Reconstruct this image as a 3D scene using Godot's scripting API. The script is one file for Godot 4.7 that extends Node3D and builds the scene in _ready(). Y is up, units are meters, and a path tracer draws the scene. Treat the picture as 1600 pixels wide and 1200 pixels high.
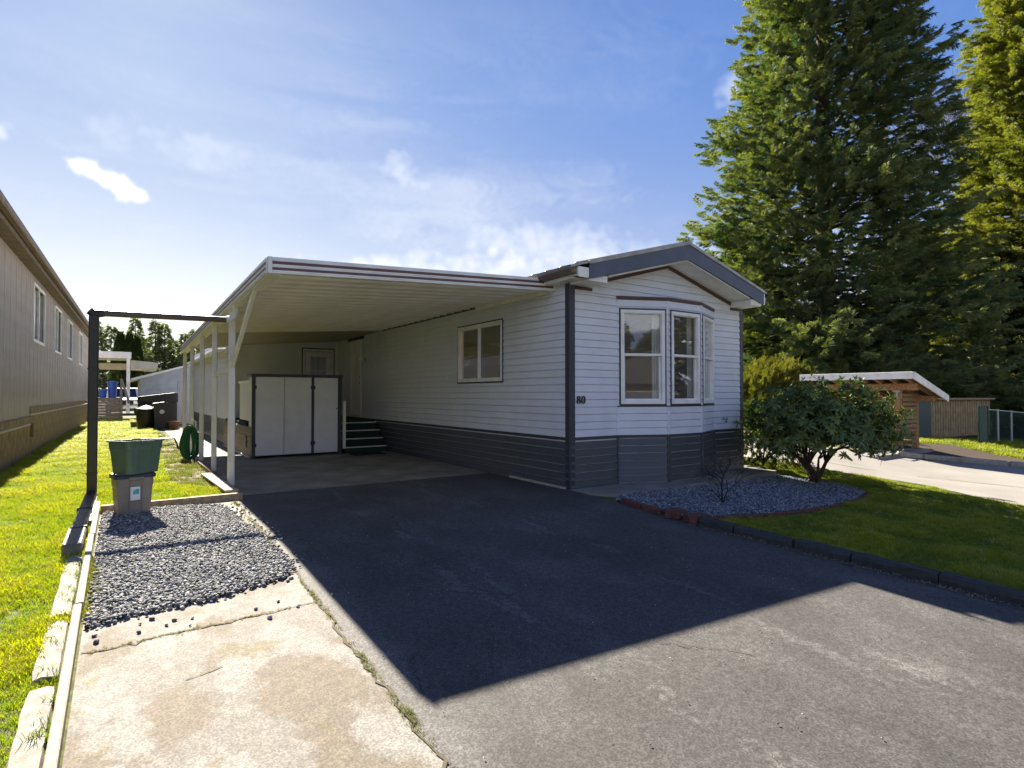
extends Node3D
# A grey mobile home with a carport on a sunny spring day, seen from its driveway.
var M := {}
var names := {}
var mirrored := false   # set while a shape is laid out in left-handed axes
var rng := RandomNumberGenerator.new()

func _ready() -> void:
	rng.seed = 80
	setup_view()
	setup_sky()
	make_materials()
	build_ground()
	build_home()
	build_carport()
	build_porch()
	build_neighbour_side()
	build_front_yard()
	build_far_side()
	build_trees()
	build_across_street()

func setup_view() -> void:
	var cam := Camera3D.new()
	cam.name = "camera"
	cam.fov = 67.98
	cam.near = 0.05
	cam.far = 1500.0
	cam.position = Vector3(0, 1.4, 0)
	cam.rotation = Vector3(deg_to_rad(1.03), deg_to_rad(-34.427), 0)
	add_child(cam)
	cam.current = true
	var sun := DirectionalLight3D.new()
	sun.name = "sun"
	sun.light_energy = 1.6
	sun.light_color = Color(1.0, 0.955, 0.875)
	sun.light_angular_distance = 0.6
	sun.shadow_enabled = true
	add_child(sun)
	sun.look_at_from_position(Vector3.ZERO, Vector3(-0.008, -sin(deg_to_rad(36.5)), cos(deg_to_rad(36.5))))

func setup_sky() -> void:
	var e := Environment.new()
	e.background_mode = Environment.BG_SKY
	e.tonemap_mode = Environment.TONE_MAPPER_LINEAR
	e.tonemap_exposure = 3.8
	e.sdfgi_enabled = true
	e.ssao_enabled = true
	e.ssil_enabled = true
	var pm := PanoramaSkyMaterial.new()
	pm.panorama = ImageTexture.create_from_image(sky_picture(1800, 900))
	pm.energy_multiplier = 0.96
	var sky := Sky.new()
	sky.sky_material = pm
	e.sky = sky
	var we := WorldEnvironment.new()
	we.name = "world_environment"
	we.environment = e
	add_child(we)

func sky_picture(w: int, h: int) -> Image:
	# clear spring air that whitens towards the sun and the horizon, thin cirrus everywhere, a few small cumulus
	var img := Image.create(w, h, false, Image.FORMAT_RGBF)
	var n1 := FastNoiseLite.new()
	n1.seed = 11
	n1.frequency = 1.5
	n1.fractal_octaves = 5
	n1.domain_warp_enabled = true
	n1.domain_warp_amplitude = 0.35
	n1.domain_warp_frequency = 1.2
	var n2 := FastNoiseLite.new()
	n2.seed = 5
	n2.frequency = 5.0
	n2.fractal_octaves = 5
	var sd := Vector3(0.008, sin(deg_to_rad(36.5)), -cos(deg_to_rad(36.5)))
	var cumulus := [[-0.8, 16.95, 2.7, 1.0, -0.33, 1.0], [-8.6, 19.0, 1.6, 1.0, 0.0, 0.75], [23.6, 21.2, 3.0, 1.5, -0.15, 0.3], [27.5, 11.8, 15.0, 2.4, 0.0, 0.45], [41.0, 14.6, 13.0, 2.2, -0.1, 0.3], [55.8, 27.2, 2.0, 1.5, 0.6, 0.3], [4.0, 20.7, 7.0, 1.6, -0.05, 0.13], [110.0, 16.0, 8.0, 2.2, 0.1, 0.6], [160.0, 24.0, 9.0, 2.5, 0.0, 0.6], [205.0, 14.0, 10.0, 2.2, 0.0, 0.6], [265.0, 19.0, 9.0, 2.4, 0.0, 0.6], [320.0, 22.0, 7.0, 2.0, 0.1, 0.5]]
	for j in h:
		var el := PI * (0.5 - (j + 0.5) / h)
		if el < -0.02:
			for i in w:
				img.set_pixel(i, j, Color(0.16, 0.165, 0.15))
			continue
		var ce := cos(el)
		var se := sin(el)
		var hz := pow(1.0 - maxf(se, 0.0), 5.0)
		for i in w:
			var az := TAU * (i + 0.5) / w
			var d := Vector3(sin(az) * ce, se, -cos(az) * ce)
			var c := d.dot(sd)
			var ang := acos(clampf(c, -1.0, 1.0))
			var glow := exp(-ang * 4.2)
			var wide := exp(-ang * 1.5)
			var milk := hz * (0.25 + 1.9 * wide)
			var r := 0.022 + 0.44 * milk + 0.03 * wide + 0.1 * glow
			var g := 0.066 + 0.39 * milk + 0.032 * wide + 0.092 * glow
			var b := 0.19 + 0.2 * milk + 0.03 * wide + 0.03 * glow
			var deep := 1.0 - 0.62 * smoothstep(0.42, 0.95, se)   # the blue deepens towards the zenith
			r *= deep
			g *= deep
			b *= lerpf(1.0, deep, 0.75)
			# streaks of thin cloud
			var q := Vector3(d.x * 0.8 + d.y * 1.2, d.y * 3.4, d.z)
			var f := n1.get_noise_3dv(q / (0.35 + maxf(se, 0.02)) * 0.5)
			var wisp := n1.get_noise_3dv(Vector3(q.x * 0.6, q.y * 2.6, q.z * 0.6) / (0.35 + maxf(se, 0.02)) * 0.8 + Vector3(5, 2, 8))
			var cir := clampf((f + 0.16) * 1.3, 0.0, 1.0) * clampf(0.85 - 1.35 * se, 0.0, 0.55) * clampf(0.6 + wisp * 1.6, 0.1, 1.3)
			var lit := 0.29 + 0.05 * glow
			# fair-weather clouds opposite the sun, lit from the front (the bay windows mirror them); cover and brightness raised to light the walls
			var away := smoothstep(-0.05, 0.55, d.z) * smoothstep(0.8, 0.45, se)
			if away > 0.0 and se > 0.02:
				var pq := Vector3(d.x, 0.0, d.z) / (se + 0.16)
				var cf := n2.get_noise_3dv(pq * 0.16) * 1.1 + n2.get_noise_3dv(pq * 0.5 + Vector3(3, 7, 1)) * 0.35
				var ca := clampf((cf + 0.13) * 4.0, 0.0, 1.0) * away
				cir = 1.0 - (1.0 - cir) * (1.0 - ca * 0.85)
				lit = lerpf(lit, 0.5, ca)
			r = lerpf(r, lit * 0.97, cir)
			g = lerpf(g, lit, cir)
			b = lerpf(b, lit * 1.05, cir)
			var ad := rad_to_deg(az)
			var ed := rad_to_deg(el)
			for cm in cumulus:
				var dx := fposmod(ad - float(cm[0]) + 180.0, 360.0) - 180.0
				if absf(dx) > float(cm[2]) * 1.7:
					continue
				var dy := ed - float(cm[1]) - dx * float(cm[4])
				if absf(dy) > float(cm[3]) * 2.2:
					continue
				var k := 1.0 - (dx * dx) / (float(cm[2]) * float(cm[2])) - (dy * dy) / (float(cm[3]) * float(cm[3]))
				var nn := n2.get_noise_3dv(d * 3.0) * 1.3 + n2.get_noise_3dv(d * 9.0) * 0.8
				var a := clampf((k + nn - 0.08) * (1.6 if float(cm[5]) > 0.9 else 0.9), 0.0, 1.0) * float(cm[5])
				if a > 0.0:
					var cl := 0.34 + 0.05 * wide
					r = lerpf(r, cl, a)
					g = lerpf(g, cl, a)
					b = lerpf(b, cl * 1.01, a)
			img.set_pixel(i, j, Color(r, g, b))
	return img

# ---------------------------------------------------------------- helpers
func ground_y(x: float, z: float) -> float:
	var s := maxf(0.0, z + 6.6)
	var y := -0.048 * s * s / (s + 1.0)
	if s > 14.0:
		y = -0.048 * (13.067 + 0.3 * (1.0 - exp(-(s - 14.0))))
	var t := clampf((z + 7.5) / 2.5, 0.0, 1.0)
	t = t * t * (3.0 - 2.0 * t)
	y -= 0.03 * clampf(x - 6.0, 0.0, 8.0) * t
	y -= 0.045 * clampf(x - 18.0, 0.0, 26.0)
	return y

func numbered(n: String) -> String:
	if not names.has(n):
		names[n] = 0
		return n
	names[n] += 1
	return "%s_%03d" % [n, names[n]]

func thing(called: String, label: String, category: String, at := Vector3.ZERO, group := "") -> Node3D:
	var o := Node3D.new()
	o.name = numbered(called)
	add_child(o)
	o.position = at
	tag(o, label, category, group)
	return o

func tag(o: Node, label: String, category: String, group := "", kind := "") -> void:
	if label:
		o.set_meta("label", label)
	if category:
		o.set_meta("category", category)
	if group:
		o.set_meta("group", group)
	if kind:
		o.set_meta("kind", kind)

func origin_of(n: Node) -> Vector3:
	var p := Vector3.ZERO
	while n is Node3D and n != self:
		p += (n as Node3D).position
		n = n.get_parent()
	return p

func put(called: String, shape, material: Material, parent: Node = null) -> MeshInstance3D:
	# shape is laid out in world coordinates (or in the parent's, when the parent stands at the origin)
	var o := MeshInstance3D.new()
	var m: Mesh
	if shape is SurfaceTool:
		m = (shape as SurfaceTool).commit()
	else:
		m = shape
	o.mesh = m
	o.material_override = material
	if parent == null or parent == self:
		o.name = numbered(called)
		add_child(o)
	else:
		o.name = called
		parent.add_child(o, true)
		o.position = -origin_of(parent)
	return o

func setting(called: String, shape, material: Material) -> MeshInstance3D:
	var o := put(called, shape, material)
	o.set_meta("kind", "structure")
	return o

func tool() -> SurfaceTool:
	var st := SurfaceTool.new()
	st.begin(Mesh.PRIMITIVE_TRIANGLES)
	return st

func tri(st: SurfaceTool, a: Vector3, b: Vector3, c: Vector3) -> void:
	# corners run anticlockwise seen from outside
	if mirrored:
		var t := b
		b = c
		c = t
	var n := (b - a).cross(c - a).normalized()
	st.set_normal(n)
	st.add_vertex(a)
	st.set_normal(n)
	st.add_vertex(c)
	st.set_normal(n)
	st.add_vertex(b)

func quad(st: SurfaceTool, a: Vector3, b: Vector3, c: Vector3, d: Vector3) -> void:
	tri(st, a, b, c)
	tri(st, a, c, d)

func box(st: SurfaceTool, lo: Vector3, hi: Vector3, bevel := 0.0, xf := Transform3D()) -> void:
	mirrored = xf.basis.determinant() < 0.0
	var c := (lo + hi) * 0.5
	var e := (hi - lo).abs() * 0.5
	var b := minf(bevel, minf(e.x, minf(e.y, e.z)) * 0.45)
	var p := func(x: float, y: float, z: float) -> Vector3: return xf * (c + Vector3(x, y, z))
	for ax in 3:
		for s in [-1.0, 1.0]:
			var u := Vector3.ZERO
			var v := Vector3.ZERO
			var w := Vector3.ZERO
			w[ax] = e[ax] * s
			u[(ax + 1) % 3] = e[(ax + 1) % 3] - b
			v[(ax + 2) % 3] = e[(ax + 2) % 3] - b
			if s < 0:
				var tmp := u
				u = v
				v = tmp
			quad(st, xf * (c + w - u - v), xf * (c + w + u - v), xf * (c + w + u + v), xf * (c + w - u + v))
	if b <= 0.0:
		mirrored = false
		return
	for ax in 3:   # the edges that run along ax
		var a1 := (ax + 1) % 3
		var a2 := (ax + 2) % 3
		for s1 in [-1.0, 1.0]:
			for s2 in [-1.0, 1.0]:
				var q1 := Vector3.ZERO
				q1[a1] = e[a1] * s1
				q1[a2] = (e[a2] - b) * s2
				var q2 := Vector3.ZERO
				q2[a1] = (e[a1] - b) * s1
				q2[a2] = e[a2] * s2
				var l := Vector3.ZERO
				l[ax] = e[ax] - b
				if s1 * s2 > 0:
					quad(st, xf * (c + q1 - l), xf * (c + q2 - l), xf * (c + q2 + l), xf * (c + q1 + l))
				else:
					quad(st, xf * (c + q1 - l), xf * (c + q1 + l), xf * (c + q2 + l), xf * (c + q2 - l))
	for sx in [-1.0, 1.0]:
		for sy in [-1.0, 1.0]:
			for sz in [-1.0, 1.0]:
				var vx: Vector3 = p.call(e.x * sx, (e.y - b) * sy, (e.z - b) * sz)
				var vy: Vector3 = p.call((e.x - b) * sx, e.y * sy, (e.z - b) * sz)
				var vz: Vector3 = p.call((e.x - b) * sx, (e.y - b) * sy, e.z * sz)
				if sx * sy * sz > 0:
					tri(st, vx, vy, vz)
				else:
					tri(st, vx, vz, vy)
	mirrored = false

func bar(st: SurfaceTool, a: Vector3, b: Vector3, w: float, h: float, bevel := 0.0, up := Vector3.UP) -> void:
	# a straight member of section w (across) by h (along up) from a to b
	var f := (b - a)
	var l := f.length()
	f = f / l
	var u := up
	if absf(f.dot(u)) > 0.98:
		u = Vector3.RIGHT
	var s := u.cross(f).normalized()
	u = f.cross(s).normalized()
	box(st, Vector3(-w / 2, -h / 2, 0), Vector3(w / 2, h / 2, l), bevel, Transform3D(Basis(s, u, f), a))

func extrude(st: SurfaceTool, poly: PackedVector2Array, xf: Transform3D, length: float) -> void:
	# poly (anticlockwise in the x-y plane of xf) swept along the z of xf
	mirrored = xf.basis.determinant() < 0.0
	var n := poly.size()
	for i in n:
		var a := poly[i]
		var b := poly[(i + 1) % n]
		quad(st, xf * Vector3(a.x, a.y, length), xf * Vector3(a.x, a.y, 0), xf * Vector3(b.x, b.y, 0), xf * Vector3(b.x, b.y, length))
	var ids := Geometry2D.triangulate_polygon(poly)
	for k in range(0, ids.size(), 3):
		var a := poly[ids[k]]
		var b := poly[ids[k + 1]]
		var c := poly[ids[k + 2]]
		if (b - a).cross(c - a) < 0:
			var t := b
			b = c
			c = t
		tri(st, xf * Vector3(a.x, a.y, length), xf * Vector3(b.x, b.y, length), xf * Vector3(c.x, c.y, length))
		tri(st, xf * Vector3(a.x, a.y, 0), xf * Vector3(c.x, c.y, 0), xf * Vector3(b.x, b.y, 0))
	mirrored = false

func tube(st: SurfaceTool, pts: Array, radii: Array, sides := 8, caps := true) -> void:
	var n := pts.size()
	var rings := []
	var norms := []
	var prev := Vector3.ZERO
	for i in n:
		var f: Vector3 = (pts[mini(i + 1, n - 1)] - pts[maxi(i - 1, 0)]).normalized()
		var s := prev
		if i == 0:
			s = f.cross(Vector3.UP if absf(f.y) < 0.9 else Vector3.RIGHT)
		s = (s - f * s.dot(f)).normalized()
		prev = s
		var t := f.cross(s)
		var ring := []
		var nr := []
		for k in sides:
			var a := TAU * k / sides
			var d := s * cos(a) + t * sin(a)
			ring.append(pts[i] + d * float(radii[mini(i, radii.size() - 1)]))
			nr.append(d)
		rings.append(ring)
		norms.append(nr)
	for i in n - 1:
		for k in sides:
			var k2 := (k + 1) % sides
			var id := [[i, k], [i + 1, k], [i + 1, k2], [i, k], [i + 1, k2], [i, k2]]
			for q in [0, 1, 2, 3, 4, 5]:
				st.set_normal(norms[id[q][0]][id[q][1]])
				st.add_vertex(rings[id[q][0]][id[q][1]])
	if caps:
		for e in [0, n - 1]:
			for k in range(1, sides - 1):
				if e == 0:
					tri(st, rings[e][0], rings[e][k + 1], rings[e][k])
				else:
					tri(st, rings[e][0], rings[e][k], rings[e][k + 1])

func rough_block(st: SurfaceTool, a: Vector3, b: Vector3, w: float, h: float, wobble: float, r: RandomNumberGenerator) -> void:
	# a stone of worn, uneven faces from a to b
	var f := (b - a).normalized()
	var s := Vector3.UP.cross(f).normalized()
	var outline := [Vector2(-0.5, -0.5), Vector2(-0.48, 0.2), Vector2(-0.4, 0.44), Vector2(-0.1, 0.5), Vector2(0.2, 0.49), Vector2(0.42, 0.42), Vector2(0.49, 0.15), Vector2(0.5, -0.5)]
	var n := maxi(3, int((b - a).length() / 0.09))
	var rows := []
	for i in n + 1:
		var t := float(i) / n
		var shrink := 0.93 if i == 0 or i == n else 1.0
		var row := []
		for o in outline:
			row.append(a.lerp(b, t) + s * (o.x * w * shrink + r.randfn(0, wobble)) + Vector3.UP * (o.y * h * (shrink if o.y > 0 else 1.0) + r.randfn(0, wobble * 0.7)) + f * r.randfn(0, wobble * 0.4))
		rows.append(row)
	for i in n:
		for k in outline.size() - 1:
			quad(st, rows[i][k], rows[i + 1][k], rows[i + 1][k + 1], rows[i][k + 1])
	for k in range(1, outline.size() - 1):
		tri(st, rows[0][0], rows[0][k], rows[0][k + 1])
		tri(st, rows[n][0], rows[n][k + 1], rows[n][k])

func lathe(st: SurfaceTool, profile: Array, at: Vector3, sides := 24) -> void:
	# profile: Vector2(radius, height) from the bottom up
	for i in profile.size() - 1:
		var p: Vector2 = profile[i]
		var q: Vector2 = profile[i + 1]
		var n2 := Vector2(q.y - p.y, p.x - q.x).normalized()
		for k in sides:
			var a := TAU * k / sides
			var b := TAU * (k + 1) / sides
			var ca := Vector3(cos(a), 0, sin(a))
			var cb := Vector3(cos(b), 0, sin(b))
			var v := [at + ca * p.x + Vector3.UP * p.y, at + ca * q.x + Vector3.UP * q.y, at + cb * q.x + Vector3.UP * q.y, at + cb * p.x + Vector3.UP * p.y]
			var na := ca * n2.x + Vector3.UP * n2.y
			var nb := cb * n2.x + Vector3.UP * n2.y
			var nn := [na, na, nb, nb]
			for id in [0, 2, 1, 0, 3, 2]:
				st.set_normal(nn[id])
				st.add_vertex(v[id])

func swarm(called: String, m: Mesh, xfs: Array, cols: Array, material: Material, parent: Node = null, label := "", category := "") -> MultiMeshInstance3D:
	var mm := MultiMesh.new()
	mm.transform_format = MultiMesh.TRANSFORM_3D
	mm.use_colors = cols.size() > 0
	mm.mesh = m
	mm.instance_count = xfs.size()
	var buf := PackedFloat32Array()
	var stride := 16 if cols.size() > 0 else 12
	buf.resize(xfs.size() * stride)
	for i in xfs.size():
		var t: Transform3D = xfs[i]
		var o := i * stride
		buf[o] = t.basis.x.x
		buf[o + 1] = t.basis.y.x
		buf[o + 2] = t.basis.z.x
		buf[o + 3] = t.origin.x
		buf[o + 4] = t.basis.x.y
		buf[o + 5] = t.basis.y.y
		buf[o + 6] = t.basis.z.y
		buf[o + 7] = t.origin.y
		buf[o + 8] = t.basis.x.z
		buf[o + 9] = t.basis.y.z
		buf[o + 10] = t.basis.z.z
		buf[o + 11] = t.origin.z
		if stride == 16:
			var c: Color = cols[i]
			buf[o + 12] = c.r
			buf[o + 13] = c.g
			buf[o + 14] = c.b
			buf[o + 15] = 1.0
	mm.buffer = buf
	var o2 := MultiMeshInstance3D.new()
	o2.multimesh = mm
	o2.material_override = material
	if parent == null:
		o2.name = numbered(called)
		add_child(o2)
	else:
		o2.name = called
		parent.add_child(o2, true)
		o2.position = -origin_of(parent)
	tag(o2, label, category, "", "stuff")
	return o2

# ---------------------------------------------------------------- materials
func noise_tex(seed_: int, freq: float, lo: Color, hi: Color, octaves := 4, size := 512, mid := -1.0) -> NoiseTexture2D:
	var n := FastNoiseLite.new()
	n.seed = seed_
	n.frequency = freq
	n.fractal_octaves = octaves
	n.noise_type = FastNoiseLite.TYPE_SIMPLEX_SMOOTH
	var t := NoiseTexture2D.new()
	t.width = size
	t.height = size
	t.seamless = true
	t.noise = n
	var g := Gradient.new()
	g.set_color(0, lo)
	g.set_color(1, hi)
	if mid >= 0.0:
		g.set_offset(0, mid)
		g.set_offset(1, minf(mid + 0.25, 1.0))
	t.color_ramp = g
	return t

func grit_tex(seed_: int, freq: float, lo: float) -> NoiseTexture2D:
	# chips of stone, each of its own grey
	var t := noise_tex(seed_, freq, Color(lo, lo, lo), Color.WHITE, 1, 1024)
	var n := t.noise as FastNoiseLite
	n.noise_type = FastNoiseLite.TYPE_CELLULAR
	n.cellular_return_type = FastNoiseLite.RETURN_CELL_VALUE
	n.fractal_type = FastNoiseLite.FRACTAL_NONE
	t.seamless_blend_skirt = 0.05
	return t

func mat(called: String, lin: Color, rough := 0.7, tex: Texture2D = null, scale := 1.0) -> StandardMaterial3D:
	var m := StandardMaterial3D.new()
	m.resource_name = called
	m.albedo_color = lin.linear_to_srgb()
	m.roughness = rough
	if tex:
		m.albedo_texture = tex
		m.uv1_triplanar = true
		m.uv1_world_triplanar = true
		m.uv1_scale = Vector3.ONE * scale
	M[called] = m
	return m

func relief(m: StandardMaterial3D, t: Texture2D, cm: float) -> StandardMaterial3D:
	m.heightmap_enabled = true
	m.heightmap_texture = t
	m.heightmap_scale = cm
	return m

func speckle(m: StandardMaterial3D, t: Texture2D, scale: float) -> StandardMaterial3D:
	m.detail_enabled = true
	m.detail_albedo = t
	m.detail_blend_mode = BaseMaterial3D.BLEND_MODE_MUL
	m.detail_uv_layer = BaseMaterial3D.DETAIL_UV_2
	m.uv2_triplanar = true
	m.uv2_world_triplanar = true
	m.uv2_scale = Vector3.ONE * scale
	return m

func make_materials() -> void:
	var W := Color.WHITE
	var soft := noise_tex(1, 0.006, Color(0.9, 0.89, 0.87), W, 5)
	var clean := noise_tex(9, 0.006, Color(0.955, 0.95, 0.945), W, 5)
	var dirty := noise_tex(2, 0.01, Color(0.72, 0.68, 0.62), W, 6)
	var grain := noise_tex(3, 0.09, Color(0.55, 0.55, 0.55), W, 4)
	var fine := noise_tex(4, 0.2, Color(0.35, 0.35, 0.35), W, 3)
	var bumps := noise_tex(8, 0.15, Color.BLACK, W, 4)
	mat("siding", Color(0.64, 0.67, 0.75), 0.55, clean, 0.6)
	mat("siding_bay", Color(0.64, 0.67, 0.75), 0.55, clean, 0.6)
	mat("siding_blue", Color(0.37, 0.40, 0.48), 0.6, soft, 0.6)
	mat("skirting", Color(0.054, 0.063, 0.084), 0.38, soft, 0.8)
	mat("skirting_brown", Color(0.2, 0.165, 0.13), 0.55, dirty, 0.9)
	mat("dark_trim", Color(0.035, 0.042, 0.062), 0.45, soft, 0.9)
	mat("fascia_blue", Color(0.075, 0.095, 0.15), 0.45, soft, 0.7)
	mat("brown_trim", Color(0.075, 0.03, 0.022), 0.5, soft, 1.0)
	mat("white_vinyl", Color(0.84, 0.845, 0.85), 0.4, soft, 0.9)
	mat("white_metal", Color(0.78, 0.785, 0.79), 0.42, soft, 0.5)
	mat("cream_pan", Color(0.82, 0.82, 0.79), 0.5, soft, 0.5)
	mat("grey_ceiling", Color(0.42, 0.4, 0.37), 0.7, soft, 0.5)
	mat("stripe_brown", Color(0.13, 0.062, 0.06), 0.5, soft, 1.0)
	mat("roof_metal", Color(0.5, 0.51, 0.53), 0.4, dirty, 0.5)
	M.roof_metal.metallic = 0.25
	mat("gutter_brown", Color(0.12, 0.085, 0.075), 0.42, soft, 1.0)
	mat("interior", Color(0.15, 0.125, 0.1), 0.9)  # room surfaces coloured dark so the panes look unlit
	mat("curtain", Color(0.5, 0.5, 0.48), 0.9)
	mat("cabinet", Color(0.74, 0.755, 0.79), 0.5, clean, 0.8)
	mat("step_green", Color(0.02, 0.06, 0.036), 0.9, grain, 3.0)
	mat("rubber_mat", Color(0.012, 0.012, 0.013), 0.9, grain, 3.0)
	mat("black_plastic", Color(0.015, 0.015, 0.016), 0.38, soft, 1.0)
	mat("pipe_black", Color(0.03, 0.029, 0.032), 0.4, soft, 1.0)
	mat("pipe_grey", Color(0.16, 0.155, 0.16), 0.45, dirty, 2.0)
	mat("bin_grey", Color(0.05, 0.056, 0.068), 0.5, soft, 1.0)
	mat("tote_green", Color(0.1, 0.165, 0.125), 0.42, soft, 2.0)
	mat("tote_grey", Color(0.24, 0.215, 0.19), 0.45, soft, 2.0)
	mat("tote_lid", Color(0.02, 0.03, 0.06), 0.4, soft, 2.0)
	mat("sticker_white", Color(0.75, 0.76, 0.77), 0.5)
	mat("sticker_teal", Color(0.06, 0.4, 0.42), 0.5)
	mat("hose_green", Color(0.012, 0.13, 0.06), 0.45, soft, 2.0)
	mat("terracotta", Color(0.42, 0.22, 0.12), 0.85, dirty, 2.0)
	mat("blue_plastic", Color(0.008, 0.06, 0.36), 0.4)
	mat("car_white", Color(0.62, 0.63, 0.64), 0.25)
	M.car_white.clearcoat_enabled = true
	M.car_white.clearcoat = 0.6
	mat("tyre", Color(0.02, 0.02, 0.02), 0.85)
	mat("chrome", Color(0.6, 0.6, 0.62), 0.2)
	M.chrome.metallic = 1.0
	mat("weathered_wood", Color(0.26, 0.24, 0.215), 0.85, dirty, 1.2)
	mat("cedar_wood", Color(0.46, 0.27, 0.13), 0.75, noise_tex(6, 0.02, Color(0.62, 0.56, 0.5), W, 5), 1.4)
	mat("pallet_wood", Color(0.42, 0.3, 0.19), 0.85, noise_tex(7, 0.02, Color(0.6, 0.55, 0.5), W, 5), 1.4)
	mat("raw_timber", Color(0.47, 0.36, 0.25), 0.85, dirty, 2.2)
	mat("pale_timber", Color(0.52, 0.475, 0.4), 0.85, dirty, 2.0)
	mat("neighbour_siding", Color(0.6, 0.54, 0.51), 0.6, noise_tex(61, 0.01, Color(0.86, 0.84, 0.82), W, 6), 0.35)
	mat("neighbour_skirt", Color(0.36, 0.26, 0.16), 0.8, dirty, 0.6)
	mat("neighbour_fascia", Color(0.22, 0.165, 0.125), 0.6, dirty, 0.6)
	mat("awning_cream", Color(0.52, 0.49, 0.43), 0.6, soft, 0.5)
	mat("tan_panel", Color(0.5, 0.37, 0.2), 0.7, dirty, 0.5)
	mat("door_green", Color(0.02, 0.055, 0.05), 0.5)
	mat("mesh_green", Color(0.012, 0.05, 0.03), 0.6)
	mat("galvanised", Color(0.4, 0.41, 0.42), 0.45)
	M.galvanised.metallic = 0.6
	mat("shingle", Color(0.06, 0.058, 0.06), 0.9, grain, 2.0)
	mat("brick_red", Color(0.15, 0.06, 0.052), 0.85, dirty, 3.0)
	relief(M.brick_red, bumps, 0.3)
	mat("kerb_black", Color(0.05, 0.053, 0.06), 0.75, dirty, 2.5)
	relief(M.kerb_black, bumps, 0.4)
	mat("kerb_pale", Color(0.44, 0.42, 0.38), 0.85, dirty, 1.5)
	relief(M.kerb_pale, bumps, 0.2)
	mat("paver", Color(0.4, 0.39, 0.37), 0.85, dirty, 2.0)
	relief(M.paver, bumps, 0.25)
	mat("concrete", Color(0.36, 0.345, 0.32), 0.85, noise_tex(21, 0.008, Color(0.74, 0.72, 0.68), W, 6), 0.3)
	speckle(M.concrete, grit_tex(72, 0.12, 0.78), 1.6)
	relief(M.concrete, bumps, 0.12)
	mat("road", Color(0.3, 0.283, 0.26), 0.9, noise_tex(23, 0.008, Color(0.88, 0.875, 0.87), W, 5), 0.15)
	speckle(M.road, noise_tex(71, 0.05, Color(0.93, 0.93, 0.93), W, 4), 0.9)
	mat("soil", Color(0.075, 0.045, 0.026), 0.95, grain, 1.2)
	mat("turf", Color(0.16, 0.165, 0.025), 0.95, noise_tex(24, 0.03, Color(0.4, 0.45, 0.3), W, 5), 0.9)
	mat("gravel_bed", Color(0.07, 0.075, 0.082), 0.95, grain, 3.0)
	# stones, blades and leaves take their colour from each copy
	mat("stone", Color(1, 1, 1), 0.75)
	M.stone.vertex_color_use_as_albedo = true
	mat("blade", Color(1, 1, 1), 0.6)
	M.blade.vertex_color_use_as_albedo = true
	M.blade.backlight_enabled = true
	M.blade.backlight = Color(0.85, 0.95, 0.35)
	mat("leaf", Color(1, 1, 1), 0.5)
	M.leaf.vertex_color_use_as_albedo = true
	M.leaf.backlight_enabled = true
	M.leaf.backlight = Color(0.5, 0.6, 0.2)
	mat("needle", Color(1, 1, 1), 0.65)
	M.needle.vertex_color_use_as_albedo = true
	M.needle.backlight_enabled = true
	M.needle.backlight = Color(0.9, 0.95, 0.45)
	mat("leaf_single", Color(0.06, 0.115, 0.035), 0.45)
	M.leaf_single.backlight_enabled = true
	M.leaf_single.backlight = Color(0.5, 0.6, 0.2)
	mat("bark", Color(0.12, 0.085, 0.065), 0.95, grain, 1.0)
	relief(M.bark, bumps, 1.0)
	mat("bark_dark", Color(0.045, 0.034, 0.028), 0.95, grain, 1.5)
	mat("twig", Color(0.14, 0.105, 0.1), 0.9)
	var glass := mat("glass", Color(0.85, 0.9, 0.88), 0.02)
	glass.transparency = BaseMaterial3D.TRANSPARENCY_ALPHA
	glass.albedo_color.a = 0.015
	glass.metallic_specular = 0.5
	mat("glass_dark", Color(0.012, 0.014, 0.016), 0.04)
	M.glass_dark.metallic_specular = 0.7
	mat("lamp_glow", Color(0.9, 0.85, 0.7), 0.6)
	M.lamp_glow.emission_enabled = true
	M.lamp_glow.emission = Color(1.0, 0.8, 0.45)
	M.lamp_glow.emission_energy_multiplier = 1.6

# ---------------------------------------------------------------- ground
func at_path(pts: Array, z: float) -> float:
	# x of a polyline given as [z, x] rows of rising z
	if z <= float(pts[0][0]):
		return float(pts[0][1])
	for i in pts.size() - 1:
		if z <= float(pts[i + 1][0]):
			var t := (z - float(pts[i][0])) / (float(pts[i + 1][0]) - float(pts[i][0]))
			return lerpf(float(pts[i][1]), float(pts[i + 1][1]), t)
	return float(pts[-1][1])

func sheet(left: Array, right: Array, z0: float, z1: float, nz: int, nx: int, lift: float, uv_lo := Vector2.ZERO, uv_size := Vector2.ONE) -> SurfaceTool:
	var st := tool()
	var p := func(i: int, j: int) -> Vector3:
		var z := lerpf(z0, z1, float(j) / nz)
		var x := lerpf(at_path(left, z), at_path(right, z), float(i) / nx)
		return Vector3(x, ground_y(x, z) + lift, z)
	for j in nz:
		for i in nx:
			var c := [p.call(i, j), p.call(i, j + 1), p.call(i + 1, j + 1), p.call(i + 1, j)]
			for k in [0, 2, 1, 0, 3, 2]:
				var v: Vector3 = c[k]
				st.set_uv((Vector2(v.x, v.z) - uv_lo) / uv_size)
				st.set_normal(Vector3.UP)
				st.add_vertex(v)
	st.generate_normals()
	return st

func inside(poly: PackedVector2Array, x: float, z: float) -> bool:
	return Geometry2D.is_point_in_polygon(Vector2(x, z), poly)

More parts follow.
